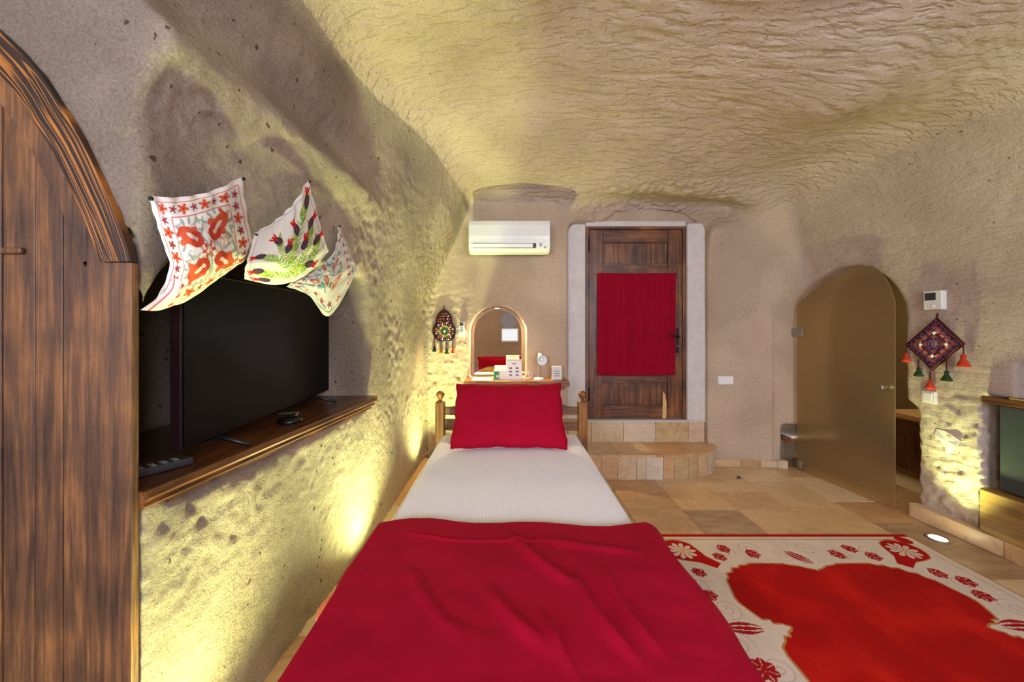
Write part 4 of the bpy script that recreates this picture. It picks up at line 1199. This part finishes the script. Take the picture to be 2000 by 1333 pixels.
def col1(U, V_):
    p = Paint(U, V_)
    lc = (206, 110, 84)
    for a in (0.075, 0.215): p.line([(a, a), (1 - a, a), (1 - a, 1 - a), (a, 1 - a), (a, a)], 0.006 if a < .1 else 0.004, lc)
    rs = random.Random(4)
    for k in range(8):
        t_ = 0.14 + 0.72 * k / 7
        for q in ((t_, 0.145), (t_, 0.855), (0.145, t_), (0.855, t_)):
            wv_ = (178, 178, 166)
            p.ell(q[0], q[1], 0.055, 0.05, rs.random() * 3, (206, 204, 196))
            big = (k % 2 == 0)
            p.flower(q[0], q[1], 0.056 if big else 0.038, 5, (204, 84, 46) if big else (150, 62, 62), rs.random() * 6)
            p.ell(q[0], q[1], 0.012, 0.012, 0, (176, 40, 40))
    for k in range(70):
        p.ell(0.24 + 0.52 * rs.random(), 0.24 + 0.52 * rs.random(), 0.045, 0.011, rs.random() * 3, rs.choice([(176, 180, 168), (150, 164, 146), (206, 160, 146), (190, 186, 178)]))
    for cx, cy, an in ((0.36, 0.38, 0.6), (0.64, 0.36, 2.4), (0.38, 0.66, -0.5), (0.66, 0.66, -2.4)):
        for k in range(7):
            a = an + 1.7 + k * 0.5; p.ell(cx + 0.13 * math.cos(a), cy + 0.13 * math.sin(a), 0.035, 0.014, a, (150, 164, 146))
        p.flower(cx - .02, cy, 0.11, 4, (204, 92, 58), an); p.ell(cx, cy, 0.125, 0.07, an, (200, 86, 52)); p.ell(cx + 0.06 * math.cos(an), cy + 0.06 * math.sin(an), 0.07, 0.065, an, (188, 62, 40))
        p.ell(cx, cy, 0.05, 0.02, an, (226, 200, 186)); p.ell(cx + 0.06 * math.cos(an), cy + 0.06 * math.sin(an), 0.02, 0.018, 0, (222, 190, 170))
        p.line([(cx - 0.10 * math.cos(an), cy - 0.10 * math.sin(an)), (cx - 0.13 * math.cos(an - .5), cy - 0.13 * math.sin(an - .5))], 0.015, (196, 70, 44))
    p.flower(0.5, 0.52, 0.07, 6, (196, 70, 60)); p.flower(0.5, 0.52, 0.03, 6, (236, 210, 190))
    p.line([(0.5, 0.25), (0.47, 0.4), (0.53, 0.6), (0.5, 0.78)], 0.006, (140, 160, 140))
    return p.c
def col2(U, V_):
    p = Paint(U, V_, np.array(lin(228, 222, 210)))
    p.line([(0.07, 0.07), (0.93, 0.07), (0.93, 0.93), (0.07, 0.93), (0.07, 0.07)], 0.004, (62, 52, 66))
    st = (112, 186, 160)
    stems = [[(0.62, 0.92), (0.55, 0.6), (0.7, 0.25), (0.88, 0.14)], [(0.60, 0.85), (0.4, 0.6), (0.18, 0.5)], [(0.58, 0.7), (0.4, 0.42), (0.35, 0.28)], [(0.6, 0.8), (0.78, 0.55), (0.84, 0.36)], [(0.6, 0.88), (0.3, 0.8), (0.14, 0.76)], [(0.6, 0.88), (0.82, 0.75), (0.9, 0.6)], [(0.57, 0.55), (0.6, 0.3)]]
    for s_ in stems: p.line(s_, 0.006, st)
    rs = random.Random(8)
    for s_ in stems:
        for (x1, y1), (x2, y2) in zip(s_[:-1], s_[1:]):
            an = math.atan2(y2 - y1, x2 - x1)
            for k in range(7):
                q = (k + 0.5) / 7
                for sg in (-1, 1):
                    a = an + sg * 0.8; cx, cy = x1 + (x2 - x1) * q, y1 + (y2 - y1) * q
                    p.ell(cx + 0.04 * math.cos(a), cy + 0.04 * math.sin(a), 0.034, 0.012, a, rs.choice([(140, 160, 30), (168, 178, 50), (120, 170, 40), (186, 190, 80)]))
    for cx, cy, an in ((0.86, 0.16, -0.9), (0.62, 0.28, -1.9), (0.36, 0.32, -2.4), (0.5, 0.46, -1.3), (0.17, 0.5, 3.0), (0.85, 0.38, -0.3), (0.72, 0.52, -1.2), (0.16, 0.75, 2.7), (0.88, 0.62, -0.2), (0.2, 0.9, 2.9), (0.72, 0.84, 1.0)):
        p.pom(cx, cy, an, 1.15)
    return p.c
def col3(U, V_):
    p = Paint(U, V_, np.array(lin(218, 212, 202)))
    p.line([(0.06, 0.06), (0.94, 0.06), (0.94, 0.94), (0.06, 0.94), (0.06, 0.06)], 0.006, (120, 130, 120))
    rs = random.Random(3)
    for k in range(7):
        t_ = 0.14 + 0.72 * k / 6
        for q in ((t_, 0.13), (t_, 0.87), (0.13, t_), (0.87, t_)):
            p.flower(q[0], q[1], 0.036, 5, rs.choice([(178, 70, 76), (196, 106, 86), (150, 60, 80)]), rs.random() * 6)
            p.ell(q[0] + 0.05, q[1] + 0.03, 0.035, 0.01, rs.random() * 3, (110, 150, 140))
    for k in range(90):
        p.ell(0.25 + 0.5 * rs.random(), 0.25 + 0.5 * rs.random(), 0.04, 0.010, rs.random() * 3, rs.choice([(86, 150, 146), (110, 170, 166), (84, 130, 100)]))
    for cx, cy, an in ((0.38, 0.38, 0.8), (0.62, 0.4, 2.2), (0.5, 0.62, 1.2), (0.3, 0.64, 0.3), (0.68, 0.68, 2.4)):
        p.ell(cx, cy, 0.11, 0.05, an, (206, 190, 176)); p.ell(cx, cy, 0.09, 0.035, an, (190, 96, 76)); p.ell(cx, cy, 0.04, 0.016, an, (222, 180, 150))
    return p.c
cloth('embroidered_cloth', [
    [(648, 520, 0.02), (656, 492, 0.03), (660, 462, 0.025), (661, 440, 0.02)],
    [(605, 535, 0.03), (630, 520, 0.05), (660, 505, 0.05), (678, 480, 0.02)],
    [(575, 548, 0.03), (618, 552, 0.05), (655, 548, 0.055), (692, 515, 0.02)],
    [(560, 560, 0.02), (605, 578, 0.03), (645, 616, 0.025), (697, 530, 0.02)]], col3, 'cream cloth with teal paisley embroidery hanging beyond the pomegranate cloth')
cloth('embroidered_cloth', [
    [(497, 456, 0.045), (540, 430, 0.05), (575, 395, 0.045), (602, 352, 0.02)],
    [(488, 490, 0.06), (540, 475, 0.10), (585, 455, 0.10), (617, 410, 0.05)],
    [(480, 520, 0.055), (535, 518, 0.10), (588, 502, 0.11), (632, 462, 0.06)],
    [(477, 545, 0.02), (545, 556, 0.05), (600, 535, 0.07), (641, 492, 0.05)]], col2, 'cream cloth embroidered with red pomegranates and green leaves above the television')
cloth('embroidered_cloth', [
    [(290, 383, 0.02), (350, 386, 0.04), (415, 373, 0.04), (472, 346, 0.02)],
    [(310, 450, 0.03), (365, 452, 0.09), (430, 432, 0.09), (482, 420, 0.04)],
    [(331, 525, 0.03), (380, 530, 0.09), (440, 512, 0.09), (493, 488, 0.04)],
    [(300, 592, 0.0), (356, 592, 0.0), (425, 545, 0.0), (468, 515, 0.01)]], col1, 'cream cloth embroidered with orange flowers hanging nearest the arched board door')
# drooping lower corner of the first cloth
ctrl = np.array([[left_pt(*c) for c in row] for row in [[(333, 520, 0.035), (352, 528, 0.05), (372, 530, 0.06)], [(330, 562, 0.03), (345, 570, 0.05), (362, 565, 0.05)], [(275, 606, 0.012), (310, 606, 0.02), (350, 592, 0.02)]]])
t_ = np.linspace(0, 1, 60)
G = catmull(ctrl, t_); G = np.swapaxes(catmull(np.swapaxes(G, 0, 1), t_), 0, 1)
U, V_ = np.meshgrid(t_, t_, indexing='xy')
pc = Paint(U, V_); pc.line([(0.25, 0), (0.25, 1)], 0.03, (206, 110, 84)); 
for k in range(4): pc.flower(0.7, 0.12 + 0.25 * k, 0.09, 5, (186, 60, 60), k)
c1 = [o for o in bpy.data.objects if o.name.startswith('embroidered_cloth')][-1]
grid_mesh('drooping_corner', G, M['embroidery'], c1, color=pc.c, thick=0.003)

# ------------------------------------------------------------------ air conditioner
ac = empty('air_conditioner', (0.03, 3.6, 2.056), 'white split air conditioner mounted in the rock recess', 'air conditioner')
ax0, ax1 = -0.352, 0.398
body = [(3.70, 2.06), (3.56, 2.058), (3.52, 2.075), (3.497, 2.12), (3.492, 2.20), (3.497, 2.30), (3.515, 2.345), (3.70, 2.348)]
MB().prism(body, lambda u, v, t: (t, u, v), ax0, ax1).build('casing', M['white_plastic'], ac, 0.008, seg=3)
MB().prism([(3.4905, 2.165), (3.487, 2.20), (3.4915, 2.30), (3.508, 2.341), (3.515, 2.341), (3.50, 2.30), (3.497, 2.165)], lambda u, v, t: (t, u, v), ax0 + 0.006, ax1 - 0.006).build('front_panel', M['white_plastic'], ac, 0.003)
MB().box(ax0 + 0.04, ax1 - 0.13, 3.494, 3.52, 2.092, 2.135).build('air_outlet', M['dark_grey'], ac)
MB().obox((ax0 + 0.325 - 0.02, 3.492, 2.112), (1, 0, 0), (0, 1, 0.25), (0, -0.25, 1), 0.285, 0.004, 0.018).build('louver', M['white_plastic'], ac, 0.003)
MB().box(ax1 - 0.105, ax1 - 0.075, 3.489, 3.50, 2.10, 2.14).build('display', M['paper_grey'], ac, 0.002)
for k in range(3): MB().box(ax1 - 0.101, ax1 - 0.08, 3.4885, 3.4895, 2.106 + 0.011 * k, 2.111 + 0.011 * k).build('display_mark', M['grey_plastic'], ac)
MB().box(ax1 - 0.055, ax1 - 0.04, 3.4905, 3.50, 2.09, 2.105).build('emblem', M['grey_plastic'], ac, 0.002)

# ------------------------------------------------------------------ mirror niche, vanity shelf
mo = MB()
apoly = [(-0.09 - 0.236, 0.885)] + [(-0.09 + 0.236 * math.cos(a), 1.30 + 0.236 * math.sin(a)) for a in np.linspace(PI, 0, 26)] + [(-0.09 + 0.236, 0.885)]
mo.prism(apoly, lambda u, v, t: (u + (t - 3.83) * 0, t + (u + 0.09) * 0.012, v), 3.828, 3.845)
mi = mo.build('arched_mirror', M['mirror']); tag(mi, 'arched mirror at the back of the lit rock niche', 'mirror')
nl = empty('niche_light', (-0.095, 3.74, 1.545), 'tiny warm lamp at the crown of the mirror niche', 'lamp')
MB().lathe([(0.0, 0.0), (0.028, 0.0), (0.03, 0.012), (0.02, 0.02)], (-0.095, 3.745, 1.548), n=18).build('housing', M['steel'], nl)
MB().lathe([(0.0, -0.002), (0.024, -0.002), (0.024, 0.0)], (-0.095, 3.745, 1.547), n=18).build('lens', M['niche_glow'], nl)
d = bpy.data.lights.new('niche_beam', 'SPOT'); d.energy = 60; d.color = (1, 0.76, 0.42); d.spot_size = 2.6; d.spot_blend = 0.6; d.shadow_soft_size = 0.02
o = bpy.data.objects.new('niche_beam', d); COL.objects.link(o); o.parent = nl; o.location = (0, 0.005, -0.005)
vsn = empty('vanity_shelf', (0.08, 3.62, 0.8), 'narrow brown wooden shelf under the arched mirror', 'shelf')
MB().box(-0.40, 0.575, 3.50, 3.75, 0.815, 0.868).build('shelf_board', M['wood_shelf_x'], vsn, 0.006)
MB().box(-0.36, 0.54, 3.54, 3.75, 0.785, 0.814).build('apron', M['wood_shelf_x'], vsn, 0.003)
TZ = 0.8685
# things on it
mg = empty('leaflet', (-0.26, 3.58, TZ), 'flat colour leaflet lying at the ornament end of the mirror shelf', 'leaflet')
MB().box(-0.33, -0.135, 3.53, 3.68, TZ, TZ + 0.004).build('cover', M['paper'], mg)
MB().box(-0.31, -0.19, 3.545, 3.665, TZ + 0.0042, TZ + 0.0052).build('picture', M['paper_blue'], mg)
MB().box(-0.15, -0.136, 3.531, 3.679, TZ + 0.0042, TZ + 0.0052).build('stripe', M['paper_yellow'], mg)
cd = empty('folded_card', (-0.06, 3.60, TZ), 'white folded card with a green end standing beside the price card', 'card')
MB().box(-0.125, 0.01, 3.60, 3.604, TZ, TZ + 0.088).build('card_face', M['paper'], cd)
MB().box(-0.123, -0.072, 3.5985, 3.5998, TZ + 0.004, TZ + 0.076).build('green_panel', M['paper_green'], cd)
MB().lathe([(0, 0), (0.014, 0), (0.014, 0.001), (0, 0.001)], (-0.088, 3.598, TZ + 0.03), (0, -1, 0), 14).build('round_mark', M['paper'], cd)
for k in range(3): MB().box(-0.058, -0.01, 3.5985, 3.5998, TZ + 0.03 + 0.014 * k, TZ + 0.033 + 0.014 * k).build('text_line', M['paper_grey'], cd)
pc_ = empty('menu_card', (0.07, 3.60, TZ), 'tall cream card with small printed pictures leaning by the mirror', 'card')
MB().obox((0.068, 3.592, TZ + 0.097), (1, 0, 0), (0, 1, -0.1), (0, 0.1, 1), 0.070, 0.0025, 0.096).build('card_face', M['paper'], pc_)
MB().obox((0.068, 3.601, TZ + 0.185), (1, 0, 0), (0, 1, -0.1), (0, 0.1, 1), 0.069, 0.004, 0.004).build('top_edge', M['pale_wood'], pc_)
for i in range(2):
    for j in range(3):
        z = TZ + 0.045 + 0.032 * j
        MB().obox((0.035 + 0.062 * i, 3.589 + (z - TZ - 0.097) * 0.1, z), (1, 0, 0), (0, 1, -0.1), (0, 0.1, 1), 0.014, 0.0012, 0.007).build('picture', M['ink'], pc_)
MB().obox((0.068, 3.595, TZ + 0.15), (1, 0, 0), (0, 1, -0.1), (0, 0.1, 1), 0.022, 0.0012, 0.005).build('heading', M['card_red'], pc_)
dl = empty('desk_lamp', (0.30, 3.60, TZ), 'small white desk lamp with dark stem and tilted round head', 'lamp')
MB().lathe([(0, 0), (0.05, 0), (0.052, 0.008), (0.045, 0.018), (0, 0.022)], (0.30, 3.59, TZ), n=24).build('base', M['white_metal'], dl)
MB().tube([(0.313, 3.60, TZ + 0.02), (0.314, 3.605, TZ + 0.10), (0.316, 3.60, TZ + 0.165)], 0.006).build('stem', M['grey_plastic'], dl)
hd = Vector((0.18, -1, -0.15)).normalized(); hc = Vector((0.325, 3.585, TZ + 0.19))
hh = MB().lathe([(0.0, -0.075), (0.018, -0.075), (0.022, -0.06), (0.022, -0.03), (0.03, -0.015), (0.045, 0.02), (0.048, 0.03), (0.044, 0.03), (0.035, 0.005), (0.0, -0.005)], hc, hd, 24).build('head', M['white_metal'], dl)
MB().ball(hc + hd * 0.012, 0.02, 12).build('bulb', M['ceramic'], hh)
MB().lathe([(0.0, 0), (0.017, 0.0), (0.02, 0.012), (0.018, 0.03), (0, 0.034)], hc + Vector((-0.012, 0.01, 0.028)), (0, 0, 1), 16).build('switch_cap', M['white_metal'], hh)
pts = []
for k in range(60):
    a = k / 59 * 4.6 * PI
    pts.append((0.135 + 0.0012 * k + 0.042 * math.cos(a), 3.61 + 0.02 * math.sin(a * 0.7), TZ + 0.036 + 0.034 * math.sin(a)))
cbk = MB().tube(pts, 0.0032, 6).build('lamp_cable', M['white_plastic']); tag(cbk, 'loose loops of white cable beside the desk lamp', 'cable')
bx_ = empty('white_box', (0.47, 3.6, TZ), 'small white carton standing at the door end of the mirror shelf', 'box')
MB().box(0.425, 0.515, 3.575, 3.63, TZ, TZ + 0.125).build('carton', M['paper_grey'], bx_, 0.004)
for k in range(3): MB().box(0.445, 0.495, 3.5735, 3.575, TZ + 0.035 + 0.022 * k, TZ + 0.042 + 0.022 * k).build('print_line', M['grey_plastic'], bx_)

# remote on the wall
q = wall_pt(902, 643)
ar = empty('wall_remote', (q.x, q.y, q.z - 0.07), 'white air conditioner remote in its holder beside the bead ornament', 'remote')
MB().box(q.x - 0.027, q.x + 0.027, q.y - 0.032, q.y - 0.008, q.z - 0.03, q.z + 0.072).build('case', M['white_plastic'], ar, 0.006)
MB().box(q.x - 0.02, q.x + 0.02, q.y - 0.0335, q.y - 0.031, q.z + 0.03, q.z + 0.064).build('display', M['dark_grey'], ar)
for k in range(2): MB().box(q.x - 0.014, q.x + 0.014, q.y - 0.034, q.y - 0.031, q.z - 0.015 + k * 0.02, q.z - 0.005 + k * 0.02).build('button', M['grey_plastic'], ar)
MB().box(q.x - 0.031, q.x + 0.031, q.y - 0.037, q.y + 0.012, q.z - 0.075, q.z - 0.028).build('holder', M['white_plastic'], ar, 0.005)

# ------------------------------------------------------------------ bead ornaments
BEAD = {k: plain('bead_' + k, lin(*c), 0.3, var=0.1) for k, c in dict(green=(30, 130, 80), orange=(222, 140, 40), purple=(92, 54, 120), red=(176, 40, 40), white=(226, 222, 210), navy=(44, 40, 90), maroon=(104, 22, 48), tan=(196, 130, 84), dkgreen=(40, 74, 44), black=(28, 22, 26), pink=(190, 90, 130)).items()}
TASS = {k: fabric('tassel_' + k, lin(*c), 300, 0.25) for k, c in dict(red=(190, 62, 36), orange=(206, 130, 40), green=(44, 66, 36), dk=(30, 44, 40)).items()}
TASS['cord'] = fabric('cord', lin(86, 40, 32), 300)
def tassel(top_p, drop, size, col, parent, sway=0.0):
    x, y, z = top_p
    tsl = MB().tube([(x, y, z), (x + sway * 0.5, y, z - drop * 0.5), (x + sway, y, z - drop)], 0.0035, 6).build('tassel', TASS['cord'], parent)
    b = (x + sway, y, z - drop)
    MB().lathe([(0.0, 0.004), (size * 0.16, 0.0), (size * 0.22, -size * 0.25), (size * 0.16, -size * 0.35), (size * 0.32, -size * 0.7), (size * 0.52, -size * 1.15), (size * 0.40, -size * 1.2), (0, -size * 1.1)], b, n=14).build('tuft', TASS[col], tsl)
# left ornament, on the wall by the corner
q = wall_pt(869, 640); s0 = q.y / F
ox, oy = q.x, q.y - 0.02
def LO(px, py, t=0.0): return (ox + (px - 869) * s0, oy + t, CZ - (py - VY) * s0)
lo = empty('bead_ornament', LO(869, 690), 'colourful rounded bead hanging with four tassels beside the wall remote', 'ornament')
outl = [(868, 605), (876, 610), (882, 620), (884, 632), (889, 640), (890, 650), (887, 660), (880, 666), (858, 666), (850, 660), (846, 650), (847, 640), (852, 632), (854, 620), (860, 610)]
outl = [(x, y) for x, y in outl]
MB().prism([(p[0], p[1]) for p in outl], lambda u, v, t: LO(u, v, t), 0.004, 0.016).build('backing', TASS['cord'], lo)
op = [LO(x, y, 0.0) for x, y in outl]; MB().tube(op + [op[0]], 0.006, 6, False).build('rim', BEAD['black'], lo)
MB().tube([LO(868, 605), LO(868, 597)], 0.004, 6).build('hanging_loop', TASS['cord'], lo)
groups = {}
def bead(col, p_, r): groups.setdefault(col, MB()).ball(p_, r, 6)
for rr, nb, cols, r in ((3.0, 1, ['white'], 0.016), (6.0, 12, ['green'], 0.008), (9.5, 18, ['orange', 'orange', 'white'], 0.009), (13, 20, ['green', 'purple', 'white', 'red'], 0.009), (16.5, 24, ['purple', 'orange', 'navy', 'white'], 0.009)):
    for k in range(nb):
        a = 2 * PI * k / nb
        x, y = 869 + (rr * math.cos(a) if nb > 1 else 0), 647 + (rr * math.sin(a) if nb > 1 else 0)
        if y < 664: bead(cols[k % len(cols)], LO(x, y, -0.002), r)
for y, xs_ in ((613, (864, 868, 872)), (618, (860, 864, 868, 872, 876)), (623, (858, 862, 867, 871, 875, 879)), (628, (857, 861, 876, 880))):
    for k, x in enumerate(xs_): bead(['pink', 'navy', 'white', 'red', 'green'][(k + y) % 5], LO(x, y, -0.002), 0.008)
for k in range(7): bead(['purple', 'navy', 'white'][k % 3], LO(856 + k * 4.2, 663, -0.002), 0.009)
for c, m in groups.items():
    tag(m.build(c + '_beads', BEAD[c], lo), kind='stuff')
for x, y0, L, c in ((849, 660, 17, 'dk'), (862, 667, 14, 'orange'), (873, 667, 14, 'green'), (885, 660, 20, 'red')):
    tassel(LO(x, y0), L * s0, 0.042, c, lo)

# right ornament: bead diamond on the right wall
q = wall_pt(1828, 680)
def RO(px, py, t=0.0):
    """point on the ornament plane (parallel to the right wall) for a photo pixel"""
    X_ = q.x - 0.03
    Y = X_ * F / (px - VX)
    return np.array([X_ + t, Y, CZ - (py - VY) / F * Y])
ro = empty('bead_ornament', tuple(RO(1820, 745)), 'square bead panel hung as a diamond with five tassels under the thermostat', 'ornament')
c4 = [RO(1830, 622), RO(1884, 672), RO(1822, 724), RO(1770, 674)]
def Q4(a, b, t=0.0):   # a, b in 0..1
    return c4[0] * (1 - a) * (1 - b) + c4[1] * a * (1 - b) + c4[2] * a * b + c4[3] * (1 - a) * b + np.array([t, 0, 0])
MB().add([tuple(Q4(a, b, t)) for t in (0, 0.012) for a, b in ((0, 0), (1, 0), (1, 1), (0, 1))], [(0, 1, 2, 3), (7, 6, 5, 4), (0, 4, 5, 1), (1, 5, 6, 2), (2, 6, 7, 3), (3, 7, 4, 0)]).build('backing', BEAD['tan'], ro)
MB().tube([tuple(Q4(a, b)) for a, b in ((0, 0), (1, 0), (1, 1), (0, 1), (0, 0))], 0.006, 6).build('rim', TASS['cord'], ro)
MB().tube([tuple(RO(1830, 622)), tuple(RO(1831, 612))], 0.006, 6).build('hanging_loop', TASS['cord'], ro)
groups = {}
for ring, cols in ((0.05, ['maroon', 'black']), (0.11, ['purple', 'maroon', 'black']), (0.22, ['maroon', 'pink', 'tan']), (0.28, ['black', 'maroon'])):
    nb = int(16 * (1 - 2 * ring)) + 2
    for k in range(nb):
        t_ = ring + (1 - 2 * ring) * k / nb
        for a, b in ((t_, ring), (1 - ring, t_), (1 - t_, 1 - ring), (ring, 1 - t_)):
            bead(cols[k % len(cols)], Q4(a, b, -0.003), 0.0095)
for k in range(16):
    a = 2 * PI * k / 16
    bead('maroon' if k % 2 else 'purple', Q4(0.5 + 0.14 * math.cos(a), 0.5 + 0.14 * math.sin(a), -0.003), 0.010)
for a, b in ((0.28, 0.28), (0.72, 0.28), (0.28, 0.72), (0.72, 0.72)):
    bead('white', Q4(a, b, -0.003), 0.015)
    for da, db in ((0.05, 0), (-0.05, 0), (0, 0.05), (0, -0.05)): bead('dkgreen', Q4(a + da, b + db, -0.003), 0.009)
for c, m in groups.items(): tag(m.build(c + '_beads', BEAD[c], ro), kind='stuff')
MB().lathe([(0, 0.003), (0.028, 0.002), (0.030, 0.0), (0, 0)], Q4(0.5, 0.5, -0.002), (-1, 0, 0), 20).build('round_mirror', M['steel'], ro)
for x, y, L, sz_, c in ((1771, 676, 15, 0.055, 'red'), (1795, 702, 17, 0.052, 'green'), (1818, 726, 16, 0.055, 'red'), (1850, 704, 20, 0.058, 'green'), (1883, 676, 16, 0.065, 'red')):
    tassel(tuple(RO(x, y, -0.004)), L * q.y / F, sz_, c, ro, 0)

# dried plaster smear on the wall above the rug-corner lamp
sm_px = [(1830, 838), (1846, 842), (1862, 852), (1876, 862), (1868, 872), (1860, 884), (1850, 890), (1846, 874), (1836, 860), (1826, 850)]
sv = [wall_pt(*p_) for p_ in sm_px]; sc_ = wall_pt(1852, 862)
vs_ = [(p_.x - 0.004, p_.y, p_.z) for p_ in sv] + [(sc_.x - 0.010, sc_.y, sc_.z)] + [(p_.x + 0.02, p_.y, p_.z) for p_ in sv]
n = len(sv)
m = MB(); m.add(vs_, [(i, (i + 1) % n, n) for i in range(n)] + [(i, n + 1 + i, n + 1 + (i + 1) % n, (i + 1) % n) for i in range(n)])
wr_ = bpy.data.objects['wall_right']
m.build('plaster_smear', M['plaster_white'], wr_)
# thermostat, switches, socket
q = wall_pt(1829, 587)
ths = empty('thermostat', (q.x, q.y, q.z - 0.07), 'white square thermostat with grey display above the diamond ornament', 'thermostat')
MB().box(q.x - 0.03, q.x + 0.01, q.y - 0.058, q.y + 0.058, q.z - 0.066, q.z + 0.066).build('case', M['white_plastic'], ths, 0.006)
MB().box(q.x - 0.032, q.x - 0.029, q.y - 0.022, q.y + 0.046, q.z + 0.0, q.z + 0.052).build('display', M['dark_grey'], ths)
MB().lathe([(0, 0.003), (0.014, 0.002), (0.016, 0), (0, 0)], (q.x - 0.03, q.y - 0.005, q.z - 0.04), (-1, 0, 0), 18).build('dial', M['ceramic'], ths)
q = wall_pt(1817, 776)
sw = empty('light_switch', (q.x, q.y, q.z - 0.04), 'cream wall switch plate below the diamond ornament', 'switch')
MB().box(q.x - 0.018, q.x + 0.015, q.y - 0.042, q.y + 0.042, q.z - 0.042, q.z + 0.042).build('plate', M['paper_grey'], sw, 0.004)
MB().box(q.x - 0.022, q.x - 0.017, q.y - 0.028, q.y + 0.028, q.z - 0.028, q.z + 0.028).build('rocker', M['white_plastic'], sw, 0.002)
q = wall_pt(1416, 743)
sw = empty('light_switch', (q.x, q.y, q.z - 0.04), 'white double switch plate on the wall between the two doors', 'switch')
MB().box(q.x - 0.074, q.x + 0.074, q.y - 0.015, q.y + 0.02, q.z - 0.04, q.z + 0.04).build('plate', M['white_plastic'], sw, 0.004)
for k in (-1, 1): MB().box(q.x + k * 0.036 - 0.028, q.x + k * 0.036 + 0.028, q.y - 0.019, q.y - 0.014, q.z - 0.028, q.z + 0.028).build('rocker', M['ceramic'], sw, 0.002)

# ------------------------------------------------------------------ fridge recess
fr_ = empty('mini_fridge', (3.25, 2.05, 0.365), 'dark green mini fridge standing on the wooden base in the wall recess', 'fridge')
MB().box(3.06, 3.55, 1.72, 2.33, 0.368, 0.90).build('body', M['black'], fr_, 0.006)
MB().box(3.015, 3.058, 1.72, 2.335, 0.375, 0.895).build('door', M['fridge'], fr_, 0.006)
ft = MB().box(2.95, 3.56, 1.66, 2.375, 0.905, 0.945).build('fridge_shelf', M['wood_shelf'], None, 0.005); tag(ft, 'brown wooden board across the recess above the mini fridge', 'shelf')
fb = empty('fridge_plinth', (3.2, 2.05, 0.1), 'yellow-brown wooden box plinth beneath the mini fridge', 'plinth')
MB().box(2.955, 3.56, 1.66, 2.385, 0.085, 0.362).build('box', M['wood_base'], fb, 0.004)
lf = empty('magazine', (3.05, 2.1, 0.946), 'yellow and purple magazine lying on the board above the fridge', 'magazine')
MB().box(2.975, 3.2, 2.0, 2.26, 0.946, 0.952).build('cover', M['paper_yellow'], lf)
MB().box(2.985, 3.03, 2.01, 2.25, 0.9522, 0.9532).build('photo_strip', BEAD['purple'], lf)
MB().box(3.06, 3.18, 2.03, 2.2, 0.9522, 0.9532).build('photo', M['paper'], lf)

# door stop
x, y, _ = floor_pt(1443, 936)
dsn = empty('door_stop', (x, y, 0), 'tiny steel door stop on the floor by the curved step', 'door stop')
MB().lathe([(0, 0), (0.018, 0), (0.018, 0.004), (0.011, 0.006), (0.011, 0.024), (0.0, 0.025)], (x, y, 0.0), n=16).build('stem', M['steel'], dsn)
MB().lathe([(0.0115, 0.012), (0.015, 0.013), (0.015, 0.021), (0.0115, 0.022)], (x, y, 0.0), n=16).build('rubber_ring', M['black'], dsn)
